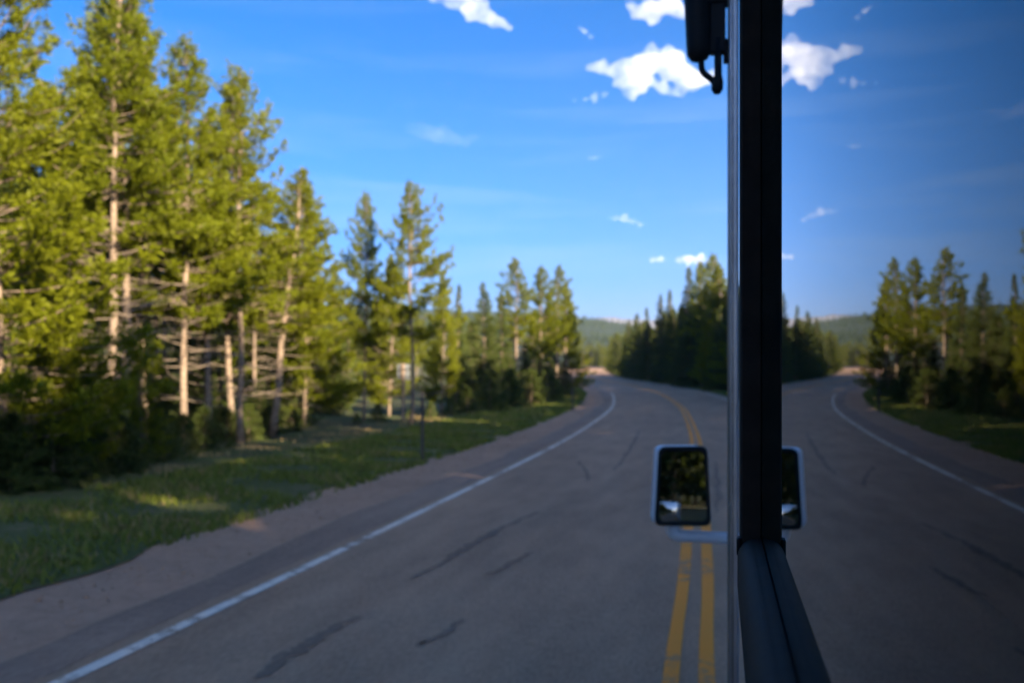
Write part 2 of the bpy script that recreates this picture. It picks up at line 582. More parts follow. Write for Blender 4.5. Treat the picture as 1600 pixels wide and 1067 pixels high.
tp_ = [ground_at(*p) for p in ((881, 588.5), (886, 585.5), (896, 583), (908, 581.5), (925, 588), (940, 597), (930, 600), (905, 594), (889, 591.5))]
bm = bmesh.new()
bm.faces.new([bm.verts.new((p[0], p[1], p[2] - 0.008)) for p in tp_])
bmesh.ops.triangulate(bm, faces=bm.faces)
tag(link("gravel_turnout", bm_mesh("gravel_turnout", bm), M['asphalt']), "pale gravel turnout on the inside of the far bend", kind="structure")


def crack(pts_px, w):
    """dark tar-filled crack as an irregular ribbon on the road"""
    pts = [ground_at(*p) for p in pts_px]
    p = smooth_path(pts, 7)
    k = len(p)
    p[:, :2] += RNG.normal(0, 0.02, (k, 2))
    t = np.gradient(p[:, :2], axis=0); t /= np.linalg.norm(t, axis=1)[:, None] + 1e-9
    nr = np.stack([t[:, 1], -t[:, 0]], 1)
    ww = w * (0.55 + 0.9 * RNG.random(k)) * np.sin(np.linspace(0.15, math.pi - 0.15, k)) ** 0.6
    L = p[:, :2] - nr * ww[:, None]; R = p[:, :2] + nr * ww[:, None]
    V = np.stack([np.column_stack([L, zworld(L[:, 0], L[:, 1]) + 0.006]), np.column_stack([R, zworld(R[:, 0], R[:, 1]) + 0.006])], 1).reshape(-1, 3)
    a = np.arange(k - 1) * 2
    me = np_mesh("tar_seal", V, None, np.stack([a, a + 1, a + 3, a + 2], 1))
    o = link("tar_seal", me, M['tar']); o.parent = road


crack([(642, 905), (700, 875), (745, 848), (790, 822), (842, 800)], 0.05)
crack([(395, 1062), (455, 1022), (500, 995), (560, 962)], 0.055)
crack([(650, 1010), (690, 992), (725, 968)], 0.04)
crack([(760, 900), (800, 880), (835, 862)], 0.035)
crack([(905, 720), (915, 735), (918, 752)], 0.04)
crack([(960, 735), (985, 700), (1000, 672)], 0.05)
crack([(1120, 800), (1122, 760), (1118, 720)], 0.04)

# loose stones on the shoulder and ragged grass on the verge: nobody could count them
def stones():
    n = 5200
    i = RNG.integers(110, 260, n)
    off = -4.5 - 1.6 * RNG.random(n) ** 0.8
    xy = path[i] + tg[i] * RNG.uniform(-0.4, 0.4, (n, 1)) + NR[i] * off[:, None]
    s = RNG.uniform(0.006, 0.02, n) * (1 + 1.0 * (RNG.random(n) > 0.95))
    oc = np.array([[1, 0, 0], [-1, 0, 0], [0, 1, 0], [0, -1, 0], [0, 0, .7], [0, 0, -.7]], float)
    fc = np.array([[0, 2, 4], [2, 1, 4], [1, 3, 4], [3, 0, 4], [2, 0, 5], [1, 2, 5], [3, 1, 5], [0, 3, 5]])
    V = oc[None] * s[:, None, None] * RNG.uniform(0.6, 1.3, (n, 6, 1))
    V = V + np.column_stack([xy, zworld(xy[:, 0], xy[:, 1]) - 0.022])[:, None, :]
    T = fc[None] + (np.arange(n) * 6)[:, None, None]
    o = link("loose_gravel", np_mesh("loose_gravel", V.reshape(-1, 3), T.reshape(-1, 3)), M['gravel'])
    tag(o, "loose stones scattered over the gravel shoulder", "gravel", kind="stuff")


def blades(name, mat, n, o0, o1, hmin, hmax, label, i0=100, i1=330, patch=None):
    i = (i0 + (i1 - i0) * RNG.random(n) ** 1.5).astype(int)
    off = RNG.uniform(o0, o1, n)
    xy = path[i] + tg[i] * RNG.uniform(-0.4, 0.4, (n, 1)) + NR[i] * off[:, None]
    pn = np.sin(xy[:, 0] * 1.9 + 2 * np.sin(xy[:, 1] * 0.8)) + np.sin(xy[:, 1] * 2.3 + xy[:, 0] * 0.7) + RNG.normal(0, 0.6, n)
    keep = pn > patch
    xy = xy[keep]; n = len(xy)
    h = RNG.uniform(hmin, hmax, n) * (0.6 + 0.8 * RNG.random(n))
    a = RNG.uniform(0, 2 * math.pi, n)
    w = 0.006 + 0.004 * RNG.random(n) + 0.0006 * np.hypot(xy[:, 0], xy[:, 1])
    side = np.column_stack([np.cos(a), np.sin(a), np.zeros(n)]) * w[:, None]
    b = np.column_stack([xy, zworld(xy[:, 0], xy[:, 1]) - 0.015])
    lean = RNG.normal(0, 0.45, (n, 2)) * h[:, None]
    tip = b + np.column_stack([lean, h])
    V = np.stack([b - side, b + side, tip], 1).reshape(-1, 3)
    o = link(name, np_mesh(name, V, np.arange(n * 3).reshape(-1, 3)), mat)
    tag(o, label, "grass", kind="stuff")


stones()
blades("green_grass", M['grass'], 130000, -9.6, -5.55, 0.05, 0.13, "short green grass growing along the roadside verge", patch=-0.4)
blades("dry_grass", M['straw'], 90000, -11.5, -5.8, 0.04, 0.12, "pale dry grass tufts between verge and trees", patch=0.7)
blades("verge_grass", M['grass'], 9000, 4.4, 6.8, 0.06, 0.2, "grass fringe along the foot of the right hand wood", i0=190, i1=300, patch=-0.5)

# ------------------------------------------------------------------ hills and far mountains
def hill(name, prof, yc, depth, mat, label, seed, jag=0.0, zbase=0.0):
    """ridge whose skyline follows photograph points at distance yc"""
    r = np.random.default_rng(seed)
    px = np.linspace(prof[0][0], prof[-1][0], 140)
    py = np.interp(px, [p[0] for p in prof], [p[1] for p in prof])
    top = H0 + (HZ - py) / F * yc
    jn = np.convolve(r.normal(0, 1, 160), np.hanning(7) / np.hanning(7).sum(), 'same')[:140] * jag
    rows = []
    ts = np.linspace(0, 1, 14)
    for t in ts:
        d = yc - depth * (1 - t)
        hgt = (top + jn) * (0.04 + 0.96 * t ** 1.25) * (1 + 0.06 * np.sin(px * 0.03 + 9 * t) * (1 - t) * t * 4)
        xx, yy = to_w((px - 800) / F * d, d)
        rows.append(np.column_stack([xx, yy, hgt + zbase * (1 - t)]))
    d = yc + depth * 0.8
    xx, yy = to_w((px - 800) / F * d, d)
    rows.append(np.column_stack([xx, yy, np.full(140, -5.0)]))
    V = np.stack(rows, 0)
    n, m = V.shape[:2]
    a = (np.arange(n - 1)[:, None] * m + np.arange(m - 1)[None, :]).ravel()
    q = np.stack([a, a + 1, a + m + 1, a + m], 1)
    o = link(name, np_mesh(name, V.reshape(-1, 3), None, q), mat, smooth=True)
    tag(o, label, kind="structure")
    return V


HV = hill("hill", [(-900, 470), (300, 470), (560, 478), (740, 487), (860, 494), (915, 498), (960, 503), (1010, 513), (1120, 530), (1400, 545), (2600, 540)],
          1250, 850, M['hill'], "long green wooded hill behind the bend in the road", 3, jag=1.0)
hill("hill", [(300, 560), (700, 548), (900, 541), (980, 534), (1060, 530), (1300, 520), (2200, 500)],
     640, 200, M['hill'], "lower dark wooded rise at the foot of the long hill", 9, jag=0.6, zbase=0)
hill("mountain", [(500, 520), (800, 508), (900, 501), (925, 498), (945, 496), (960, 495), (972, 498), (985, 497), (1000, 496.5), (1012, 500), (1040, 496), (1100, 503), (1400, 515)],
     4700, 1200, M['mountain'], "bare tan and blue mountain tops far behind the hill", 5, jag=6)


def hill_forest():
    n = 9000
    r = np.random.default_rng(4)
    k = r.integers(40, 100, n)
    t = r.uniform(5, 13, n)
    i = t.astype(int); fr = (t - i)[:, None]
    jj = k + 0
    P = HV[i, jj] * (1 - fr) + HV[np.minimum(i + 1, 13), jj] * fr
    P = P + r.normal(0, 6, (n, 3)) * [1, 1, 0]
    keep = (np.sin(P[:, 0] * 0.02) + np.sin(P[:, 1] * 0.017 + 1) + r.normal(0, 0.6, n)) > -0.7
    P = P[keep]; n = len(P)
    h = r.uniform(3.5, 6.5, n); w = h * 0.2
    a = r.uniform(0, 6.28, n)
    V = []
    for q in range(4):
        V.append(P + np.column_stack([np.cos(a + q * 1.57) * w, np.sin(a + q * 1.57) * w, np.full(n, -0.5)]))
    V.append(P + np.column_stack([np.zeros(n), np.zeros(n), h]))
    V = np.stack(V, 1).reshape(-1, 3)
    fc = np.array([[0, 1, 4], [1, 2, 4], [2, 3, 4], [3, 0, 4]])
    T = (fc[None] + (np.arange(n) * 5)[:, None, None]).reshape(-1, 3)
    o = link("hill_forest", np_mesh("hill_forest", V, T), M['hilltrees'])
    tag(o, "distant conifer forest covering the long green hill", "forest", kind="stuff")


hill_forest()

# ------------------------------------------------------------------ trees
def tree_arrays(seed, H=10.0, cb=0.3, R=1.7, kind='pine', dens=1.0, blade=1.0, twist=0.0, dead=True, gap=0.0, kb=13, light=False):
    r = np.random.default_rng(seed)
    out = {}
    # trunk
    nt = 12
    tt = np.linspace(0, 1, nt)
    bend = np.cumsum(r.normal(0, 0.035, (nt, 2)), axis=0) * (H / 10)
    bend -= bend[0]
    tp = np.column_stack([bend[:, 0] + twist * tt * H, bend[:, 1], tt * H])
    r0 = (0.085 if kind == 'pine' else 0.085) * H / 10
    rad = r0 * (1 - tt) ** 0.75 + 0.012
    rad[0] *= 1.35
    tv, tq, ttri = tube_arrays(tp, rad, 9)
    out['trunk'] = (tv, tq, ttri)

    def trunk_at(h):
        return np.array([np.interp(h, tp[:, 2], tp[:, 0]), np.interp(h, tp[:, 2], tp[:, 1]), h])
    BV, BQ = [], []
    nb_base = 0
    C, D, SZ = [], [], []
    h = cb * H
    cl = H * (1 - cb)
    asym = r.uniform(0, 6.28)
    while h < H * 0.99:
        t = (h - cb * H) / cl
        if kind == 'pine':
            prof = min(1.0, (t + 0.34) / 0.44) * (1 - t) ** 0.88 * 1.15 + 0.045
            step = 0.27 * (1 - 0.5 * t)
            nb = r.integers(4, 7)
        else:
            prof = (1 - t) ** 0.92 + 0.03
            step = 0.24 * (1 - 0.5 * t)
            nb = r.integers(5, 8)
        for k in range(nb):
            az = r.uniform(0, 6.283)
            if gap and r.random() < gap: continue
            L = R * prof * r.uniform(0.55, 1.2) * (1 + 0.25 * math.cos(az - asym))
            if kind == 'pine':
                el = math.radians(-12 + 50 * t + r.normal(0, 9))
                if r.random() < 0.06: L *= 1.3
            else:
                el = math.radians(-22 + 52 * t + r.normal(0, 6))
            p0 = trunk_at(min(h + r.uniform(-.1, .1), H * .99))
            s = np.linspace(0, 1, 5)
            dirh = np.array([math.cos(az), math.sin(az), 0])
            up = 0.28 if kind == 'pine' else 0.12
            pts = p0 + dirh * (L * math.cos(el) * s)[:, None] + np.array([0, 0, 1]) * (L * math.sin(el) * s + up * L * s ** 2.2)[:, None]
            v, q, _ = tube_arrays(pts, 0.012 * (0.4 + L / R) * (1 - 0.85 * s) * (H / 10) + 0.003, 3, cap=False, base=nb_base)
            if not light:
                BV.append(v); BQ.append(q); nb_base += len(v)
            # tufts
            m = max(3, int(L / 0.068 * dens))
            st = r.uniform(0.22 if kind == 'pine' else 0.12, 1.0, m) ** 0.8
            st[0] = 1.0
            side = np.array([-dirh[1], dirh[0], 0])
            spread = (0.30 if kind == 'pine' else 0.34) * L * (1.08 - st) + 0.05
            o = r.uniform(-1, 1, m) * spread
            c = np.stack([np.interp(st, s, pts[:, a]) for a in range(3)], 1) + side * o[:, None]
            c[:, 2] += r.normal(0, 0.07, m) + (0.03 if kind == 'pine' else -0.03) * np.abs(o) / 0.2
            dvec = dirh * 0.8 + side * (np.sign(o) * np.minimum(np.abs(o) * 3, 0.9))[:, None] + np.array([0, 0, 1.0]) * (0.55 if kind == 'pine' else -0.05)
            C.append(c); D.append(dvec / np.linalg.norm(dvec, axis=1)[:, None])
            SZ.append(np.full(m, 0.75 + 0.45 * prof))
        h += step * max(H / 10, 0.45) * (1.5 if light else 1.0)
    # leader
    C.append(np.array([[tp[-1, 0], tp[-1, 1], H * q] for q in (0.975, 0.985, 0.995, 1.0)]))
    D.append(np.tile([0, 0, 1.0], (4, 1))); SZ.append(np.full(4, 0.7))
    C = np.vstack(C); D = np.vstack(D); SZ = np.concatenate(SZ)
    n = len(C)
    spreadv = r.normal(0, 0.62 if kind == 'pine' else 0.5, (n, kb, 3))
    dd = D[:, None, :] + spreadv
    dd /= np.linalg.norm(dd, axis=2)[:, :, None]
    ln = r.uniform(0.07, 0.165, (n, kb, 1)) * SZ[:, None, None] * blade * (1.0 if kind == 'pine' else 0.9)
    wd = np.cross(dd, r.normal(0, 1, (n, kb, 3)))
    wd /= np.linalg.norm(wd, axis=2)[:, :, None] + 1e-9
    wd *= ln * r.uniform(0.10, 0.16, (n, kb, 1)) * (1.5 if light else 1.0) * (1.0 + 0.4 * (blade - 1))
    base = C[:, None, :] + r.normal(0, 0.03, (n, kb, 3))
    mid = base + dd * ln * 0.55
    V = np.stack([base, mid + wd, base + dd * ln, mid - wd], 2).reshape(-1, 3)
    NQ = np.arange(len(V)).reshape(-1, 4)
    bv = np.vstack(BV) if BV else np.zeros((0, 3)); bq = np.vstack(BQ) if BQ else np.zeros((0, 4), int)
    out['crown'] = (np.vstack([V, bv]), np.vstack([NQ, bq + len(V)]), np.concatenate([np.zeros(len(NQ), int), np.ones(len(bq), int)]))
    # dead lower branches
    if dead:
        DV, DQ = [], []
        b0 = 0
        nd = int(34 * max(0.15, cb) / 0.35)
        for k in range(nd):
            hh = r.uniform(0.12 * H, (cb + 0.12) * H)
            az = r.uniform(0, 6.283); L = r.uniform(0.4, 1.0) * R * 0.95
            p0 = trunk_at(hh)
            s = np.linspace(0, 1, 5)
            dirh = np.array([math.cos(az), math.sin(az), 0])
            wob = np.cumsum(r.normal(0, 0.035, (5, 3)), axis=0); wob -= wob[0]
            pts = p0 + dirh * (L * s)[:, None] + np.array([0, 0, 1]) * (L * (r.uniform(-0.25, 0.2) * s + 0.15 * s ** 2))[:, None] + wob
            v, q, _ = tube_arrays(pts, 0.0125 * (1 - 0.8 * s) + 0.004, 4, cap=False, base=b0)
            DV.append(v); DQ.append(q); b0 += len(v)
            for f in range(r.integers(1, 4)):
                u = r.uniform(0.35, 0.8)
                q0 = np.array([np.interp(u, s, pts[:, a]) for a in range(3)])
                az2 = az + r.choice([-1, 1]) * r.uniform(0.4, 1.0)
                e2 = np.array([math.cos(az2), math.sin(az2), r.uniform(-0.3, 0.3)]) * L * r.uniform(0.2, 0.4)
                v, q, _ = tube_arrays(np.array([q0, q0 + e2 * .5, q0 + e2]), [0.008, 0.006, 0.003], 3, cap=False, base=b0)
                DV.append(v); DQ.append(q); b0 += len(v)
        out['dead'] = (np.vstack(DV), np.vstack(DQ))
    return out


def tree_meshes(name, kind='pine', **kw):
    A = tree_arrays(kind=kind, **kw)
    tv, tq, tt = A['trunk']
    mt = np_mesh(name + "_trunk", tv, tt, tq); mt.materials.append(M['bark'])
    mt.polygons.foreach_set("use_smooth", np.ones(len(mt.polygons), bool))
    cv, cq, cm = A['crown']
    mc = np_mesh(name + "_crown", cv, None, cq, quad_mat=cm)
    mc.materials.append(M['pine'] if kind == 'pine' else M['spruce']); mc.materials.append(M['bark'])
    md = None
    if 'dead' in A:
        md = np_mesh(name + "_dead", A['dead'][0], None, A['dead'][1]); md.materials.append(M['dead'])
    return dict(trunk=mt, crown=mc, dead=md, H=kw.get('H', 10.0))


V = {
    'pine_full': tree_meshes("pa", seed=11, cb=0.34, R=1.95, dens=1.15),
    'pine_open': tree_meshes("pb", seed=12, cb=0.45, R=1.75, gap=0.12),
    'pine_tall': tree_meshes("pc", seed=13, cb=0.47, R=1.5, gap=0.05),
    'pine_wide': tree_meshes("pd", seed=14, cb=0.38, R=2.1, dens=1.1, gap=0.08),
    'pine_lean': tree_meshes("pe", seed=15, cb=0.40, R=1.5, twist=0.07),
    'pine_slim': tree_meshes("pf", seed=16, cb=0.36, R=1.15),
    'pine_low': tree_meshes("pg", seed=17, cb=0.10, R=2.0, dens=1.1),
    'spruce_a': tree_meshes("sa", kind='spruce', seed=21, cb=0.05, R=1.75, dens=1.2, dead=False),
    'spruce_b': tree_meshes("sb", kind='spruce', seed=22, cb=0.08, R=1.25, dead=False),
    'spruce_c': tree_meshes("sc", kind='spruce', seed=23, cb=0.03, R=2.2, dens=1.15, dead=False),
    'young': tree_meshes("sd", kind='spruce', seed=24, H=2.0, cb=0.02, R=0.95, blade=1.0, dens=0.55, dead=False),
    'young_b': tree_meshes("se", kind='spruce', seed=25, H=2.0, cb=0.02, R=1.25, blade=1.05, dens=0.5, dead=False),
}
NT = [0]
ORD = ("first second third fourth fifth sixth seventh eighth ninth tenth eleventh twelfth thirteenth fourteenth fifteenth sixteenth seventeenth eighteenth nineteenth "
       "twentieth twenty-first twenty-second twenty-third twenty-fourth twenty-fifth twenty-sixth twenty-seventh twenty-eighth twenty-ninth thirtieth thirty-first thirty-second thirty-third thirty-fourth thirty-fifth thirty-sixth thirty-seventh thirty-eighth thirty-ninth fortieth forty-first forty-second forty-third forty-fourth forty-fifth forty-sixth forty-seventh forty-eighth forty-ninth fiftieth fifty-first fifty-second fifty-third fifty-fourth fifty-fifth").split()
MARKS = [(5, "the left edge pine"), (180, "the twin pale trunks"), (285, "the bright crowned pine"), (325, "the thin bare stem"), (376, "the thick pale trunk"), (425, "the slanting orange trunk"),
         (519, "the small pointed conifer"), (568, "the slim single pine"), (640, "the ragged pine"), (714, "the thin dark conifer"), (757, "the dark spiked conifer"), (808, "the pink trunked pine"), (868, "the trio at the bend")]


def label_by_mark(items, what):
    """items: (root, px, depth); each label names the front tree it shows beside and its order in depth there"""
    bucket = {}
    for root, px, yc in items:
        m = min(MARKS, key=lambda q: abs(q[0] - px))
        side = "left of" if px < m[0] - 4 else ("right of" if px > m[0] + 4 else "behind")
        bucket.setdefault((m[1], side), []).append((yc, root))
    for (mark, side), L in bucket.items():
        L.sort(key=lambda q: q[0])
        for i, (yc, root) in enumerate(L):
            pos = "" if len(L) == 1 else ("nearest " if i == 0 else ("farthest " if i == len(L) - 1 else ORD[i] + " nearest "))
            root["label"] = f"{pos}{what} {side} {mark}"


def label_by_order(items, fmt):
    for i, (root, px, yc) in enumerate(sorted(items, key=lambda q: q[1])):
        root["label"] = fmt.format(ORD[i])




def plant(name, var, x, y, Ht, label, cat="tree", group=None, wide=1.0, rot=None, lean=0.0, sink=0.06):
    v = V[var]
    NT[0] += 1
    r = random.Random(NT[0] * 7 + 3)
    z = float(zworld(x, y)) - sink
    root = empty(name, (x, y, z), r.uniform(0, 6.283) if rot is None else rot)
    s = (Ht + sink) / v['H']
    root.scale = (s * wide, s * wide, s)
    tag(root, label, cat, group)
    t = bpy.data.objects.new("trunk", v['trunk']); COL.objects.link(t); t.parent = root
    if v['dead'] is not None:
        d = bpy.data.objects.new("dead_branches", v['dead']); COL.objects.link(d); d.parent = t; d["kind"] = "stuff"
    c = bpy.data.objects.new("crown", v['crown']); COL.objects.link(c); c.parent = root
    return root


def plant_px(name, var, px, yc, top, label, **kw):
    x, y = to_w((px - 800) / F * yc, yc)
    zt = H0 + (HZ - top) / F * yc
    return plant(name, var, x, y, zt - float(fz(yc)), label, **kw)


# prominent pines on the left, from the near edge of the picture to the bend
G1 = "tall pines along the left roadside"
plant_px("pine_tree", 'pine_low', 5, 16.5, -170, "tall full pine cut off by the left edge of the picture", group=G1, wide=1.0, rot=1.0)
plant_px("pine_tree", 'pine_tall', 166, 21.5, -45, "tall pine with bare pale trunk, left one of two close trunks", group=G1, wide=1.0, rot=0.4)
plant_px("pine_tree", 'pine_open', 196, 22.5, -20, "tall pine with bare pale trunk, right one of two close trunks", group=G1, wide=1.05, rot=2.4)
plant_px("pine_tree", 'pine_full', 285, 25, 68, "pine with bright crown just right of the twin pale trunks", group=G1, wide=0.95, rot=0.2)
plant_px("pine_tree", 'pine_wide', 376, 27, 110, "broad pine with thick pale trunk, tallest right of the twin trunks", group=G1, wide=0.95, rot=4.4)
plant_px("pine_tree", 'pine_slim', 362, 29.5, 128, "slender pine close behind the thick pale trunk", group=G1, rot=4.0)
plant_px("pine_tree", 'pine_lean', 425, 30, 262, "pine with a slanting orange trunk at the right end of the near group", group=G1, wide=1.5, rot=0.25)
plant_px("pine_tree", 'pine_slim', 325, 26.5, 175, "thin pine with long bare stem between bright crowns", group=G1, wide=1.1, rot=5.0)
plant_px("pine_tree", 'pine_low', 475, 35, 285, "leafy pine at the right flank of the near group", group=G1, wide=0.9, rot=1.9)
plant_px("pine_tree", 'spruce_b', 519, 44, 408, "small dark pointed conifer between near group and slim pine", group=G1, wide=1.1)
plant_px("pine_tree", 'pine_full', 568, 38, 305, "slim single pine left of the tallest pine on the verge", group=G1, wide=0.68, rot=1.0)
plant_px("pine_tree", 'pine_wide', 642, 36, 286, "lone ragged pine with dark leaning trunk beside the sign post", group=G1, wide=0.85, rot=2.9)
plant_px("pine_tree", 'pine_low', 608, 44, 400, "lower pine filling the gap between the slim and the ragged pine", group=G1, wide=0.9)
plant_px("pine_tree", 'pine_low', 690, 47, 428, "bushy pine at the right shoulder of the ragged pine", group=G1, wide=0.75)
plant_px("pine_tree", 'spruce_b', 714, 50, 445, "thin dark conifer left of the dark spiked conifer", group=G1, wide=0.9)
plant_px("pine_tree", 'spruce_c', 757, 54, 441, "dark spiked conifer with foliage down to the ground", group=G1, wide=1.05)
plant_px("pine_tree", 'spruce_a', 783, 58, 455, "narrow dark conifer against the sunlit pine at the bend", group=G1, wide=0.8)
plant_px("pine_tree", 'pine_tall', 808, 60, 405, "sunlit pine with pinkish trunk, tallest before the bend", group=G1, wide=1.15, rot=2.0)
plant_px("pine_tree", 'pine_full', 848, 64, 418, "sunlit pine, left one of the close trio at the bend", group=G1, wide=0.9)
plant_px("pine_tree", 'pine_tall', 868, 67, 417, "sunlit pine, middle one of the close trio at the bend", group=G1, wide=1.0)
plant_px("pine_tree", 'pine_slim', 884, 71, 440, "sunlit pine, right one of the close trio at the bend", group=G1, wide=1.1)
plant_px("pine_tree", 'pine_low', 893, 74, 478, "low wide pine reaching over the road at the bend", group=G1, wide=0.95, rot=1.2)
# darker trees standing behind and between them
rr = random.Random(5)
G2 = "trees inside the left wood"
fill = [(-80, 24, 'spruce_c', 40), (60, 26, 'pine_low', 130), (120, 30, 'pine_open', 110), (95, 26, 'pine_low', 320), (240, 31, 'pine_full', 150), (30, 34, 'spruce_a', 150),
        (150, 38, 'pine_full', 170), (205, 42, 'spruce_c', 300), (260, 40, 'pine_tall', 210), (310, 36, 'spruce_a', 330), (340, 46, 'pine_low', 300),
        (400, 42, 'pine_open', 280), (440, 48, 'spruce_c', 370), (480, 52, 'pine_low', 400), (500, 60, 'spruce_a', 440), (20, 48, 'pine_full', 200),
        (90, 55, 'spruce_c', 250), (180, 58, 'pine_full', 280), (270, 60, 'spruce_c', 330), (350, 62, 'pine_low', 360), (430, 66, 'pine_full', 400),
        (545, 60, 'spruce_a', 470), (590, 64, 'pine_low', 470), (-40, 40, 'pine_full', 120), (390, 74, 'spruce_c', 420), (130, 72, 'pine_low', 300), (228, 27, 'pine_tall', 10)]
items = []
for i, (px, yc, var, top) in enumerate(fill):
    items.append((None, px, yc))
    items[-1] = (plant_px("pine_tree", var, px, yc, top, "conifer deep in the left wood, half hidden behind the front pines", group=G2, wide=rr.uniform(0.85, 1.1)), px, yc)
label_by_mark(items, "half hidden conifer in the left wood")
# spruces tucked behind the roadside clump at the bend
items2 = []
for px, yc, var, top in [(735, 62, 'spruce_c', 500), (770, 66, 'spruce_c', 505), (800, 70, 'spruce_a', 500), (832, 72, 'spruce_c', 490), (858, 76, 'spruce_a', 485), (820, 63, 'spruce_c', 530), (745, 57, 'spruce_a', 520), (845, 67, 'spruce_c', 540)]:
    items2.append((plant_px("pine_tree", var, px, yc, top, "short dark conifer filling the clump at the bend", group="short conifers in the clump at the bend", wide=rr.uniform(0.95, 1.2)), px, yc))
label_by_order(items2, "short dark conifer filling the clump at the bend, {} from the left")
# sunlit trees beyond the meadow and behind the bend
far = []
items3 = []
for px in range(520, 745, 13): far.append((px + rr.uniform(-5, 5), rr.uniform(95, 135), rr.uniform(492, 528)))
for i, (px, yc, top) in enumerate(far):
    items3.append((plant_px("pine_tree", rr.choice(['pine_full', 'pine_low', 'pine_wide', 'spruce_a']), px, yc, top, "sunlit tree in the row across the meadow behind the pines", group="sunlit trees across the meadow", wide=rr.uniform(0.75, 1.0)), px, yc))
label_by_order(items3, "sunlit tree in the row across the meadow, {} from the left")
items3 = []
for px in np.arange(896, 962, 4.2):
    yc = rr.uniform(335, 372)
    items3.append((plant_px("pine_tree", rr.choice(['pine_full', 'pine_low', 'pine_low', 'pine_wide']), px + rr.uniform(-2, 2), yc, rr.uniform(532, 546), "sunlit tree in the far row where the road disappears", group="sunlit trees where the road disappears", wide=rr.uniform(0.8, 1.15)), px, yc))
label_by_order(items3, "sunlit tree where the road disappears, {} from the left")

# half-grown conifers in the shade between the trunks
for px, yc, top, where in [(100, 23, 590, "left of the twin pale trunks"), (215, 24.5, 592, "right behind the twin pale trunks"), (296, 27, 585, "left of the thin bare stem"), (252, 31, 560, "behind the twin pale trunks"),
                           (345, 30, 572, "left of the thick pale trunk"), (58, 19.5, 605, "near the left edge of the picture"), (408, 33, 590, "left of the slanting orange trunk"), (150, 29, 540, "far behind the twin pale trunks"),
                           (15, 23, 540, "at the left edge of the picture"), (738, 50, 572, "below the thin dark conifer"), (752, 54, 560, "at the foot of the dark spiked conifer"), (776, 55, 566, "below the narrow dark conifer"),
                           (796, 57, 558, "left of the pink trunk"), (822, 59, 556, "right of the pink trunk"), (843, 62, 560, "below the left tree of the trio"), (862, 66, 562, "below the middle tree of the trio"), (880, 70, 565, "below the right tree of the trio"), (452, 36, 590, "right of the slanting orange trunk"), (500, 44, 585, "below the small dark pointed conifer")]:
    plant_px("half_grown_conifer", rr.choice(['spruce_c', 'spruce_a']), px, yc, top, "half grown dark conifer " + where, group="half grown conifers in the left wood", wide=rr.uniform(1.5, 1.9))
plant_px("young_pine", 'pine_low', 222, 20.5, 540, "young sunlit pine in front of the twin pale trunks", group="half grown conifers in the left wood", wide=0.95)
plant_px("young_pine", 'pine_low', 82, 17.5, 420, "sunlit young pine next to the left edge pine", group="half grown conifers in the left wood", wide=1.05)
# undergrowth
G4 = "young conifers under the left pines"
items4 = []
for i, (px, yc, top) in enumerate([(30, 17.5, 650), (-30, 16, 640), (150, 21, 672), (205, 22, 664), (268, 24, 650), (318, 26, 655), (110, 24, 640), (345, 29, 630), (70, 22, 640), (460, 33, 640),
                                   (590, 38, 632), (672, 40, 628), (705, 44, 622), (730, 46, 606), (765, 48, 590), (798, 52, 578), (830, 56, 580), (855, 60, 575), (520, 42, 625), (240, 30, 600), (180, 34, 590), (300, 36, 585), (90, 30, 590), (400, 38, 612), (430, 36, 640), (557, 36, 645), (640, 43, 640)]):
    items4.append((plant_px("young_conifer", 'young' if i % 2 else 'young_b', px, yc, top, "bushy young conifer in the dark undergrowth below the left pines", cat="shrub", group=G4, wide=rr.uniform(0.9, 1.3)), px, yc))
for i, px in enumerate(range(-20, 470, 34)):
    by = float(np.interp(px, [0, 100, 200, 270, 350, 440, 480], [772, 752, 731, 716, 692, 668, 660])) + rr.uniform(-6, 4)
    gp = ground_at(px, by); yc = float(to_c(gp[0], gp[1])[1])
    hh = rr.uniform(0.5, 1.35)
    items4.append((plant_px("young_conifer", 'young' if i % 2 else 'young_b', px, yc, by - hh * F / yc, "bushy young conifer in the undergrowth", cat="shrub", group=G4, wide=rr.uniform(1.1, 1.7)), px, yc))
label_by_mark(items4, "bushy young conifer in the undergrowth")

# the dark wood right of the road
G5 = "pines of the wood right of the road"
WB = [(951, 582), (975, 591), (1000, 596), (1040, 601), (1080, 605), (1137, 612), (1170, 615)]


def wood_front(px):
    py = float(np.interp(px, [q[0] for q in WB], [q[1] for q in WB]))
    g = ground_at(px, py)
    return float(to_c(g[0], g[1])[1])


named = [(1130, 7, 415, 'pine_tall', "tall pine at the wood's right end next to the vehicle", 1.15),
         (1112, 6, 399, 'pine_full', "tallest pine of the right hand wood with a lit crown", 0.95),
         (1096, 9, 410, 'pine_full', "second tallest pine of the right hand wood", 0.8),
         (1076, 7, 417, 'spruce_b', "thin pointed spire left of the tallest pines in the wood", 1.25),
         (1048, 8, 453, 'spruce_b', "thin pointed conifer in the middle of the right hand wood", 1.1),
         (1034, 6, 460, 'spruce_a', "pointed dark conifer left of the wood's thin middle spire", 0.9),
         (1012, 8, 481, 'spruce_b', "small spire standing alone above the wood's left slope", 1.1),
         (996, 12, 490, 'spruce_a', "low sunlit conifer on the left slope of the right hand wood", 1.3),
         (982, 16, 500, 'spruce_a', "lowest sunlit conifer on the left slope of the right hand wood", 1.3),
         (961, 6, 518, 'spruce_c', "rounded dark conifer at the wood's left end by the bend", 1.05)]
for px, yc, top, var, lab, wd in named:
    yc += wood_front(px)
    plant_px("pine_tree", var, px, yc, top, lab, group=G5, wide=wd)
G6 = "crowded trees inside the right wood"


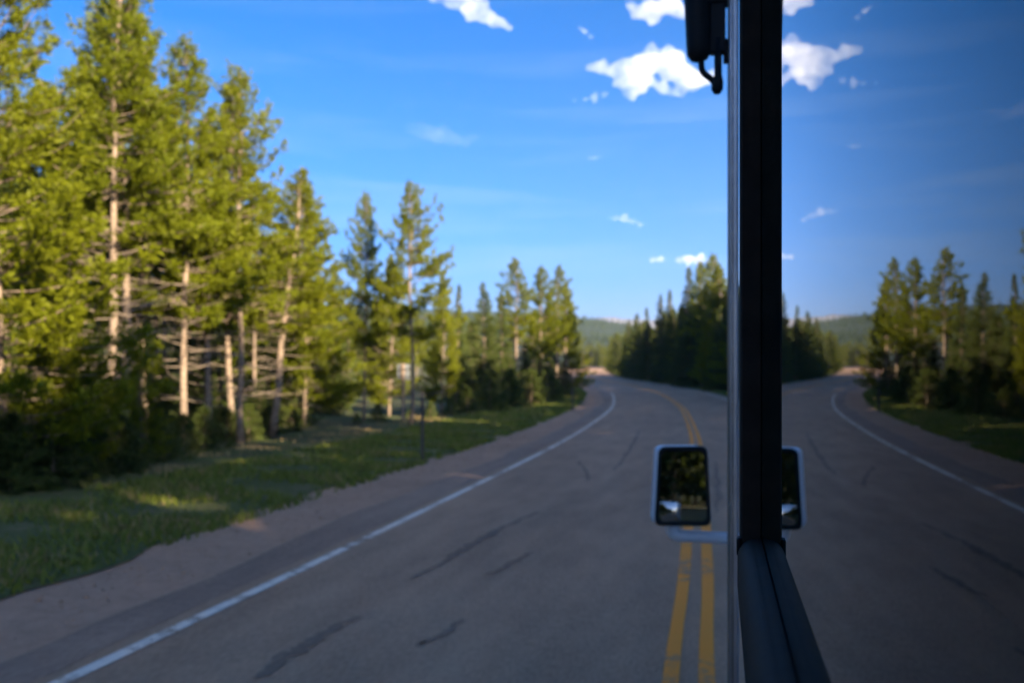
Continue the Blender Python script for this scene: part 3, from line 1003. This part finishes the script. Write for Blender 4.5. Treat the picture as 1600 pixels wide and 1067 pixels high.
def wood_top(px):
    return np.interp(px, [950, 965, 985, 1000, 1020, 1045, 1070, 1090, 1140, 1170], [535, 520, 508, 503, 495, 478, 462, 450, 440, 430])


rows = ([], [], [], [], [])
for px in np.arange(957, 1165, 7.5):
    for k in range(5 if px < 1045 else 3):
        p = px + rr.uniform(-4, 4)
        yc = wood_front(p) + 1.5 + k * rr.uniform(4, 7) + rr.uniform(0, 2)
        top = wood_top(p) + rr.uniform(0, 30) + (18 if k == 0 else 0)
        x, y = to_w((p - 800) / F * yc, yc)
        if road_offset(x, y)[0] < 4.9: continue
        rows[k].append((plant_px("pine_tree", rr.choice(['spruce_a', 'spruce_c', 'spruce_a', 'pine_low']), p, yc, min(top, 560), "dark conifer crowded among others inside the right hand wood", group=G6, wide=rr.uniform(1.05, 1.35)), p, yc))
for px in np.arange(950, 1012, 5.0):
    for yc in (rr.uniform(222, 236), rr.uniform(244, 262), rr.uniform(268, 290)):
        x, y = to_w((px - 800) / F * yc, yc)
        if road_offset(x, y)[0] < 5.2: continue
        rows[4].append((plant_px("pine_tree", rr.choice(['spruce_a', 'spruce_c', 'pine_low']), px, yc, rr.uniform(517, 532), "dark conifer at the far end of the right hand wood", group=G6, wide=rr.uniform(0.95, 1.2)), px, yc))
for k, row in enumerate(("front", "second", "third", "fourth", "rearmost")):
    label_by_order(rows[k], "dark conifer in the " + row + " row of the right wood, {} from its left end")


# the same wood goes on beside and behind the vehicle, out of the picture; its shade lies over the road
def far_wood():
    VV, QQ, MM = [], [], []
    base = 0
    arr = [tree_arrays(60 + k, H=10, cb=0.12, R=1.9, kind='pine' if k % 2 else 'spruce', dens=0.16, blade=3.3, kb=4, dead=False, light=True) for k in range(3)]
    r = random.Random(8)
    spots = []
    for y in np.arange(-75, 130, 2.9):
        for k in range(5 if -45 < y < 12 else 4):
            x = (14.5 - 5.5 * min(1.0, max(0.0, (y - 25) / 20.0))) + k * 4.6 - max(0.0, y - 35) * 0.12 + r.uniform(-1.6, 1.6)
            if y > 55 and x < 0.035 * y + 1.2: continue
            spots.append((x - (5.0 if y < -14 else 0.0), y + r.uniform(-1.3, 1.3), r.uniform(12.5, 15.5) - 2.2 * min(1.0, max(0.0, (y - 18) / 25.0))))
    for y in np.arange(-80, 6, 3.2):
        for k in range(3):
            spots.append((-13.5 - k * 4.5 + r.uniform(-1.5, 1.5), y + r.uniform(-1.3, 1.3), r.uniform(8.0, 11)))
    for x, y, h in spots:
        cx, cy = to_c(x, y)
        off = road_offset(x, y)[0]
        if abs(off) < 6.6: continue
        A = arr[r.randrange(3)]
        s = h / 10; a = r.uniform(0, 6.28)
        ca, sa = math.cos(a) * s, math.sin(a) * s
        z = float(zworld(x, y))
        for key in ('crown', 'trunk'):
            v = A[key][0]; q = A[key][1]
            P = np.column_stack([v[:, 0] * ca - v[:, 1] * sa + x, v[:, 0] * sa + v[:, 1] * ca + y, v[:, 2] * s + z])
            VV.append(P.astype(np.float32)); QQ.append(q + base); base += len(v)
            MM.append(A['crown'][2] if key == 'crown' else np.ones(len(q), int))
    me = np_mesh("roadside_wood", np.vstack(VV), None, np.vstack(QQ), quad_mat=np.concatenate(MM))
    me.materials.append(M['spruce']); me.materials.append(M['bark'])
    o = link("roadside_wood", me, M['spruce'])
    tag(o, "dense conifer wood lining the road beside and behind the vehicle", "forest", kind="stuff")


far_wood()

# ------------------------------------------------------------------ roadside posts and signs
def post_px(name, px, ybase, ytop, w, mat, label, cat):
    g = ground_at(px, ybase)
    yc = to_c(g[0], g[1])[1]
    h = (ybase - ytop) / F * yc
    return g, h


g, h = post_px("marker_post", 660, 718, 612, 0, None, "", "")
root = empty("marker_post", tuple(g), PHI)
tag(root, "thin dark steel marker post at the edge of the gravel", "post")
bm = bmesh.new()
add_box(bm, -0.030, 0.030, -0.004, 0.004, -0.1, h, 0.001, 1)
add_box(bm, -0.036, -0.030, -0.004, 0.018, -0.1, h, 0.001, 1)
add_box(bm, 0.030, 0.036, -0.004, 0.018, -0.1, h, 0.001, 1)
link("channel", bm_mesh("channel", bm), M['post_metal'], root)
box_obj("reflector", (-0.028, 0.028, -0.010, -0.0045, h - 0.18, h - 0.05), M['dark_sign'], root, 0.002, 1)

g, h = post_px("road_sign", 630, 657, 568, 0, None, "", "")
root = empty("road_sign", tuple(g), PHI)
tag(root, "square grey sign seen from behind on a brown post", "sign")
box_obj("post", (-0.06, 0.06, -0.05, 0.05, -0.1, h), M['wood_post'], root, 0.008, 2)
box_obj("sign_plate", (-0.24, 0.26, 0.052, 0.056, h - 0.62, h - 0.02), M['sign_back'], root, 0.0015, 1)
box_obj("bracket", (-0.20, 0.22, 0.044, 0.0515, h - 0.34, h - 0.30), M['post_metal'], root)

g, h = post_px("marker_post", 895, 640, 606, 0, None, "", "")
root = empty("marker_post", tuple(g), PHI)
tag(root, "slim marker post in the grass inside the bend", "post")
bm = bmesh.new()
add_box(bm, -0.04, 0.04, -0.005, 0.005, -0.1, h, 0.001, 1)
add_box(bm, -0.05, -0.04, -0.005, 0.02, -0.1, h, 0.001, 1)
add_box(bm, 0.04, 0.05, -0.005, 0.02, -0.1, h, 0.001, 1)
link("channel", bm_mesh("channel", bm), M['post_metal'], root)

# wide dark sign far up the road
yc = 260.0
x, y = to_w((917 - 800) / F * yc, yc); z = float(fz(yc))
root = empty("board_sign", (x, y, z), PHI)
tag(root, "wide dark board sign on posts before the far sunlit trees", "sign")
zt = H0 + (HZ - 549) / F * yc - z
box_obj("board", (-1.45, 1.45, -0.05, 0.05, zt - 0.85, zt), M['dark_sign'], root, 0.01, 1)
for sx in (-1.1, 1.1):
    box_obj("post", (sx - 0.08, sx + 0.08, 0.052, 0.2, -0.2, zt - 0.1), M['wood_post'], root, 0.01, 1)

# small orange marker at the foot of the right wood
g = ground_at(962.5, 583); yc = to_c(g[0], g[1])[1]
root = empty("orange_marker", tuple(g), PHI)
tag(root, "small orange marker panel at the foot of the right hand wood", "marker")
box_obj("panel", (-0.22, 0.22, -0.02, 0.02, 0.35, 1.05), M['orange'], root, 0.01, 1)
box_obj("post", (-0.03, 0.03, 0.021, 0.07, -0.1, 1.0), M['post_metal'], root)

# ------------------------------------------------------------------ clouds
cm_, cnt, cb_ = new_mat("cloud_vapour")
cnt.nodes.remove(cb_)
pv = cnt.nodes.new("ShaderNodeVolumePrincipled")
pv.inputs["Color"].default_value = (0.99, 0.985, 0.985, 1)
ctc = cnt.nodes.new("ShaderNodeTexCoord")
cno = cnt.nodes.new("ShaderNodeTexNoise"); cno.inputs["Scale"].default_value = 0.011; cno.inputs["Detail"].default_value = 2.5; cno.inputs["Roughness"].default_value = 0.6
cmr = cnt.nodes.new("ShaderNodeMapRange")
cmr.inputs["From Min"].default_value = 0.30; cmr.inputs["From Max"].default_value = 0.72
cmr.inputs["To Min"].default_value = 0.0; cmr.inputs["To Max"].default_value = 0.013
cnt.links.new(ctc.outputs["Object"], cno.inputs["Vector"]); cnt.links.new(cno.outputs[0], cmr.inputs[0]); cnt.links.new(cmr.outputs[0], pv.inputs["Density"])
pv.inputs["Anisotropy"].default_value = 0.0
cnt.links.new(pv.outputs[0], cnt.nodes["Material Output"].inputs["Volume"])
M['cloud'] = cm_
M['wisp'] = cm_.copy(); M['wisp'].name = 'thin_cloud_vapour'
for n_ in M['wisp'].node_tree.nodes:
    if n_.type == 'MAP_RANGE': n_.inputs['To Max'].default_value = 0.0016
CT = bpy.data.textures.new("billow", 'CLOUDS')
CT.noise_scale = 70; CT.noise_depth = 3


def cloud(puffs, label, seed, yc=4200.0, vox=8.0, billow=22.0, mat='cloud'):
    """puffs: (px, py, radius px) in the photograph at distance yc; grown into one lumpy vapour body"""
    r = random.Random(seed)
    k = yc / F
    c0 = at(puffs[0][0], puffs[0][1], yc)
    bm = bmesh.new()
    for px, py, rad in puffs:
        c = at(px, py, yc) - c0
        for j in range(9):
            rr_ = rad * k * (1.0 if j == 0 else r.uniform(0.3, 0.62))
            dv = Vector((0, 0, 0)) if j == 0 else Vector((r.gauss(0, 1), r.gauss(0, 1), r.gauss(0, 0.7))).normalized() * rad * k * r.uniform(0.6, 1.15)
            mt = Matrix.Translation(Vector(c) + dv) @ Matrix.Diagonal((1, 1, 0.72, 1))
            bmesh.ops.create_icosphere(bm, subdivisions=2, radius=rr_, matrix=mt)
    o = link("cloud", bm_mesh("cloud", bm), M[mat])
    o.location = c0
    m = o.modifiers.new("remesh", 'REMESH'); m.mode = 'VOXEL'; m.voxel_size = vox
    d = o.modifiers.new("billow", 'DISPLACE'); d.texture = CT; d.strength = billow; d.mid_level = 0.5; d.texture_coords = 'GLOBAL'
    sm = o.modifiers.new("soften", 'SMOOTH'); sm.factor = 0.6; sm.iterations = 8
    m2 = o.modifiers.new("remesh2", 'REMESH'); m2.mode = 'VOXEL'; m2.voxel_size = vox
    tag(o, label, "cloud", "white clouds")
    return o


cloud([(1018, 98, 24), (985, 104, 20), (960, 112, 15), (940, 108, 13), (924, 106, 10), (1000, 126, 20), (975, 130, 14), (985, 146, 11), (1045, 100, 24), (1068, 116, 24), (1090, 124, 20), (1062, 142, 13), (1035, 138, 12), (1018, 72, 9), (1048, 78, 10), (1112, 122, 14)],
      "largest white cloud, beside the black strut", 1)
cloud([(928, 152, 7), (945, 149, 6), (915, 155, 5), (897, 157, 4)], "tiny wisp under the left end of the largest cloud", 2, vox=4.0, billow=8)
cloud([(1020, 16, 20), (1045, 8, 20), (998, 20, 14), (1065, 18, 14), (985, 8, 10), (1090, 8, 16), (1018, 36, 8)], "white cloud cut by the top edge beside the black strut", 3)
cloud([(735, 14, 16), (760, 26, 14), (782, 36, 11), (797, 44, 7), (705, 6, 14), (678, -4, 12), (720, -6, 18), (752, 6, 14), (770, 40, 8), (735, 30, 8)], "long white cloud cut by the top edge above the sky's middle", 4)
cloud([(975, 342, 8), (962, 341, 6), (988, 346, 7), (1000, 351, 5), (952, 341, 4)], "small white cloud halfway down the sky", 5, vox=4.0, billow=8)
cloud([(1075, 405, 10), (1092, 407, 9), (1060, 406, 7), (1108, 408, 6)], "low white cloud just over the right hand wood", 6, yc=10500.0, vox=10.0, billow=25)
cloud([(1032, 405, 7), (1020, 406, 6)], "small bright puff left of the low cloud over the wood", 7, yc=10500.0, vox=10.0, billow=20)
cloud([(914, 50, 6), (905, 45, 5), (923, 57, 5)], "faint little cloud left of the largest cloud", 8, vox=4.0, billow=8)
cloud([(685, 212, 18), (660, 206, 16), (640, 200, 11), (705, 218, 15), (725, 222, 11), (742, 215, 9)], "faint wispy cloud in the blue above the lone ragged pine", 10, mat='wisp')
cloud([(930, 247, 5), (921, 248, 4), (938, 246, 4)], "tiny white puff in the open blue sky", 9, vox=4.0, billow=6)

# ------------------------------------------------------------------ the motorhome whose side window is in the picture
D_GLASS = 0.024
van = empty("motorhome", (1.3, 0.0, 0.0))
tag(van, "motorhome seen along its side, with dark window, mirror arm and awning strut", "motorhome")
OX = -1.3                              # parts are built in world coordinates, offset into the vehicle's frame


def vb(name, x0, x1, y0, y1, z0, z1, mat, parent=van, bevel=0.0, seg=2, smooth=False):
    off = OX if parent is van else 0.0
    return box_obj(name, (x0 + OX, x1 + OX, y0, y1, z0, z1), mat, parent, bevel, seg, smooth)


# outer shell with a window opening in its left side
XW, XR = 0.12, 2.5
wy0, wy1, wz0, wz1 = -0.62, 0.66, 1.65, 2.45
bm = bmesh.new()
prof = [(-4.2, 0.5), (4.1, 0.5), (4.45, 0.9), (4.35, 1.35), (3.95, 2.35), (3.6, 3.15), (-4.2, 3.15)]


def shell():
    bm = bmesh.new()
    T = 0.04
    L = [bm.verts.new((XW + OX, y, z)) for y, z in prof]
    R_ = [bm.verts.new((XR + OX, y, z)) for y, z in prof]
    n = len(prof)
    for i in range(n):
        j = (i + 1) % n
        bm.faces.new((L[i], L[j], R_[j], R_[i]))
    bm.faces.new(R_)
    # left wall round the opening
    W = [bm.verts.new((XW + OX, y, z)) for y, z in ((wy0, wz0), (wy1, wz0), (wy1, wz1), (wy0, wz1))]
    a, b, c, d = W
    bm.faces.new((L[0], L[1], b, a))
    bm.faces.new((L[1], L[2], L[3], b))
    bm.faces.new((b, L[3], L[4], c))
    bm.faces.new((c, L[4], L[5]))
    bm.faces.new((c, L[5], L[6], d))
    bm.faces.new((d, L[6], L[0], a))
    return link("body", bm_mesh("body", bm), M['shell'], van)


shell()
# dark cabin behind the pane
bm = bmesh.new()
add_box(bm, 0.03 + OX, 1.6 + OX, wy0 - 0.02, wy1 + 0.02, wz0 - 0.02, wz1 + 0.02)
bm.faces.ensure_lookup_table()
kill = [f for f in bm.faces if all(abs(v.co.x - (0.03 + OX)) < 1e-5 for v in f.verts)]
bmesh.ops.delete(bm, geom=kill, context='FACES_ONLY')
link("cabin_lining", bm_mesh("cabin_lining", bm), M['interior'], van)
# raised black surround carrying the pane
sy0, sy1, sz0, sz1 = -0.60, 0.62, H0 - 0.0967, H0 + 0.55
win = vb("side_window", D_GLASS, D_GLASS + 0.004, sy0 - 0.01, sy1 + 0.01, sz0 - 0.01, sz1 + 0.01, M['glass'])
win["label"] = "dark tinted side window mirroring the road and trees"


def profile_bar(name, prof2, axis, a0, a1, mat, parent, rnd=0.0):
    """extrude a (x, t) outline along y or z"""
    n = len(prof2)
    V_, Q_ = [], []
    for a in (a0, a1):
        for x, t in prof2:
            V_.append((x + OX, a, t) if axis == 'y' else (x + OX, t, a))
    Q = [(i, (i + 1) % n, n + (i + 1) % n, n + i) for i in range(n)]
    bm = bmesh.new()
    vs = [bm.verts.new(v) for v in V_]
    for q in Q: bm.faces.new([vs[i] for i in q])
    bm.faces.new(vs[:n]); bm.faces.new(vs[n:][::-1])
    o = link(name, bm_mesh(name, bm), mat, parent)
    return o


g_ = D_GLASS - 0.0004
# bottom rail: rounded rubber section
zr = H0 - 0.0967
arc = [(g_, zr)]
for t in np.linspace(0, 1, 11):
    an = math.pi / 2 + t * math.pi / 2
    arc.append((0.0195 + 0.0095 * math.cos(an), zr - 0.0128 + 0.0115 * math.sin(an)))
arc += [(0.0100, zr - 0.030), (0.012, zr - 0.034), (0.118, zr - 0.036), (0.118, zr - 0.002), (0.030, zr - 0.002), (0.030, zr - 0.0045), (g_, zr - 0.0045)]
o = profile_bar("window_rail", arc, 'y', -0.66, 0.618, M['rubber'], win)
o.data.polygons.foreach_set('use_smooth', np.array([len(p.vertices) == 4 and p.index < 12 for p in o.data.polygons]))
# front upright
up = [(g_, 0.620), (0.0130, 0.620), (0.0118, 0.6215), (0.0118, 0.652), (0.0145, 0.660), (0.118, 0.664), (0.118, 0.6225), (0.030, 0.6225), (0.030, 0.624), (g_, 0.624)]
profile_bar("window_upright", up, 'z', zr - 0.034, sz1 + 0.05, M['rubber'], win)
up2 = [(x, -t + 0.02) for x, t in up]
profile_bar("window_upright", up2, 'z', zr - 0.034, sz1 + 0.05, M['rubber'], win)
profile_bar("window_rail", [(0.0118, sz1), (g_, sz1), (g_, sz1 + 0.005), (0.118, sz1 + 0.005), (0.118, sz1 + 0.05), (0.0118, sz1 + 0.05)], 'y', -0.64, 0.664, M['rubber'], win)
bm = bmesh.new()
add_box(bm, 0.0095 + OX, 0.0125 + OX, 0.618, 0.628, zr - 0.012, zr - 0.001, 0.0012, 2)
link("corner_clip", bm_mesh("corner_clip", bm), M['black_plastic'], win)
# thin bright bead along the front of the upright
profile_bar("trim_bead", [(0.0122, 0.6605), (0.0155, 0.6605), (0.0155, 0.668), (0.0122, 0.668)], 'z', zr - 0.03, sz1 + 0.05, M['alu'], win)

# awning hardware on the wall ahead of the window
UA = 1.95
aw = vb("awning_arm", 0.0150, 0.0345, UA, UA + 0.03, 0.85, 3.25, M['alu'], bevel=0.004, seg=3, smooth=False)
vb("arm_groove", 0.0215, 0.0235, UA - 0.0012, UA + 0.0005, 0.85, 3.25, M['black_plastic'], parent=aw)
vb("arm_lip", 0.0140, 0.0225, UA + 0.16, UA + 0.19, 1.0, 3.25, M['alu_dull'], parent=aw, bevel=0.002)
for zz in (0.88, 3.12):
    vb("wall_bracket", 0.0348, 0.119, UA + 0.004, UA + 0.026, zz, zz + 0.1, M['alu_dull'], parent=aw)


def ap(px, py, u):
    """point on a plane square to the vehicle at distance u ahead, at a photograph pixel"""
    yc = u / (CP + (px - 800) / F * SP)
    return at(px, py, yc)


def vpts(pts):
    p = np.array(pts, float); p[:, 0] += OX
    return p


pT = ap(1088, -120, UA); pB = ap(1092, 86, UA)
st_pts = [pT, ap(1089.5, 0, UA), ap(1091.5, 70, UA), pB, ap(1092.5, 94, UA), ap(1093, 98, UA)]
strut = tube_obj("awning_strut", vpts(st_pts), [0.0255, 0.0250, 0.0235, 0.0225, 0.016, 0.004], M['black_plastic'], van, 20)
hk = smooth_path([ap(1096, 88, UA), ap(1096, 104, UA), ap(1099, 114, UA), ap(1110, 123, UA), ap(1118, 130, UA)], 5)
tube_obj("strut_elbow", vpts(hk), 0.0062, M['black_plastic'], strut, 10)
rd = [ap(1122, 60, UA), ap(1122, 118, UA), ap(1121, 128, UA), ap(1120.5, 140, UA), ap(1120.5, 147, UA)]
tube_obj("strut_rod", vpts(rd), [0.0075, 0.0075, 0.0115, 0.0115, 0.006], M['black_plastic'], strut, 14)
p0 = ap(1109, 84, UA); p1 = ap(1134, 14, UA)
vb("strut_bracket", p0[0], p1[0], UA - 0.006, UA + 0.02, p0[2], p1[2] + 0.5, M['black_plastic'], parent=strut, bevel=0.003)
p2 = ap(1104, 8, UA)
vb("strut_clamp", p2[0], p1[0] + 0.004, UA - 0.012, UA + 0.03, p2[2], p2[2] + 0.03, M['black_plastic'], parent=strut, bevel=0.003)
vb("strut_hinge", ap(1130, 90, UA)[0], 0.0145, UA + 0.002, UA + 0.022, ap(1130, 96, UA)[2], ap(1130, 60, UA)[2], M['black_plastic'], parent=strut, bevel=0.002)

# side mirror
UM = 3.7


def rounded(pts, rad, seg=6):
    out = []
    n = len(pts)
    for i in range(n):
        p = np.array(pts[i], float); a = np.array(pts[i - 1], float); b = np.array(pts[(i + 1) % n], float)
        da = (a - p) / np.linalg.norm(a - p); db = (b - p) / np.linalg.norm(b - p)
        s, e_ = p + da * rad, p + db * rad
        for t in np.linspace(0, 1, seg):
            out.append((1 - t) ** 2 * s + 2 * (1 - t) * t * p + t * t * e_)
    return np.array(out)


corners = [ap(1028.5, 698, UM), ap(1105, 697, UM), ap(1111.5, 821, UM), ap(1022, 821.5, UM)]
out2 = rounded([(c[0], c[2]) for c in corners], 0.028)
mc_ = out2.mean(0)


def loft(name, rings, mat, parent, smooth=True, cap=(True, True)):
    bm = bmesh.new()
    R_ = [[bm.verts.new((x + OX, y, z)) for (x, y, z) in ring] for ring in rings]
    n = len(R_[0])
    for a, b in zip(R_[:-1], R_[1:]):
        for i in range(n): bm.faces.new((a[i], a[(i + 1) % n], b[(i + 1) % n], b[i]))
    if cap[0]: bm.faces.new(R_[0])
    if cap[1]: bm.faces.new(R_[-1])
    me = bm_mesh(name, bm)
    o = link(name, me, mat, parent)
    if smooth:
        me.polygons.foreach_set("use_smooth", np.array([len(p.vertices) == 4 for p in me.polygons]))
    return o


def tilt(x, z):
    """the mirror head is turned outwards and tipped up a little"""
    return -0.10 * (x - mc_[0]) + 0.046 * (z - mc_[1])


def ring(scale, y, dx=0.0, dz=0.0, sx=1.0):
    return [(mc_[0] + (p[0] - mc_[0]) * scale * sx + dx, y + tilt(p[0], p[1]), mc_[1] + (p[1] - mc_[1]) * scale + dz) for p in out2]


mir = loft("side_mirror", [ring(0.93, UM + 0.012), ring(0.985, UM + 0.02, -0.003), ring(0.985, UM + 0.045, -0.016, 0.001), ring(0.98, UM + 0.085, -0.023, 0.002), ring(0.88, UM + 0.115, -0.022, 0.002), ring(0.6, UM + 0.13, -0.018)],
           M['mirror_shell'], van)
mir["label"] = "white door mirror with black bezel on a white arm"
loft("bezel", [ring(0.86, UM + 0.007), ring(0.88, UM - 0.001), ring(0.985, UM - 0.002), ring(1.0, UM + 0.004), ring(1.0, UM + 0.0185)], M['black_plastic'], mir, cap=(False, False))
loft("mirror_glass", [ring(0.87, UM + 0.005), ring(0.865, UM + 0.011)], M['mirror'], mir, smooth=False)
# convex spot mirror low on the left
sp_c = [ap(1030, 783, UM), ap(1063, 785, UM), ap(1063, 815, UM), ap(1034, 815, UM)]
so = rounded([(c[0], c[2]) for c in sp_c], 0.012)
sc_ = so.mean(0)
rings = []
for s_ in (1.0, 0.9, 0.78, 0.65, 0.5, 0.35, 0.2, 0.06):
    rg = []
    for p in so:
        ex, ez = (p[0] - sc_[0]) * s_, (p[1] - sc_[1]) * s_
        rg.append((sc_[0] + ex, UM - 0.006 + (ex * ex + ez * ez) / 0.34 + tilt(sc_[0] + ex, sc_[1] + ez), sc_[1] + ez))
    rings.append(rg)
loft("spot_mirror", rings, M['mirror'], mir, cap=(False, True))
a0 = ap(1051, 815, UM + 0.05)
arm = smooth_path([a0, ap(1051, 829, UM + 0.05), ap(1060, 836, UM + 0.05), ap(1090, 838, UM + 0.05), ap(1140, 841, UM + 0.05), np.array([0.125, UM + 0.05, ap(1140, 842, UM + 0.05)[2]])], 5)
tube_obj("mirror_arm", vpts(arm), np.linspace(0.024, 0.021, len(arm)), M['mirror_shell'], mir, 18)

# underside of the vehicle: wheels and skirt
for yy in (2.9, -2.3):
    for xx in (0.26, 2.14):
        v, q, t = tube_arrays([(xx + OX, yy, 0.38), (xx + 0.02 + OX, yy, 0.38), (xx + 0.20 + OX, yy, 0.38), (xx + 0.22 + OX, yy, 0.38)], [0.34, 0.38, 0.38, 0.34], 28)
        wh = link("wheel", np_mesh("wheel", v, t, q), M['tyre'], van, True)
        tube_obj("rim", [(xx - 0.004 + OX, yy, 0.38), (xx + 0.224 + OX, yy, 0.38)], 0.22, M['rim'], wh, 24)
vb("skirt", 0.16, 2.46, -4.1, 4.0, 0.36, 0.498, M['black_plastic'], bevel=0.01)

# ------------------------------------------------------------------ air: thin even haze round the whole place, below the clouds
hm, hnt, hb = new_mat("haze_air")
hnt.nodes.remove(hb)
hv = hnt.nodes.new("ShaderNodeVolumePrincipled")
hv.inputs["Color"].default_value = (0.82, 0.87, 0.96, 1)
hv.inputs["Density"].default_value = 0.00019
hv.inputs["Anisotropy"].default_value = 0.6
hnt.links.new(hv.outputs[0], hnt.nodes["Material Output"].inputs["Volume"])
tag(box_obj("haze", (-16000, 16000, -8000, 18000, -8, 305), hm), "thin pale haze filling the valley air", "haze", kind="stuff")
print("tris", sum(len(m.polygons) for m in bpy.data.meshes))
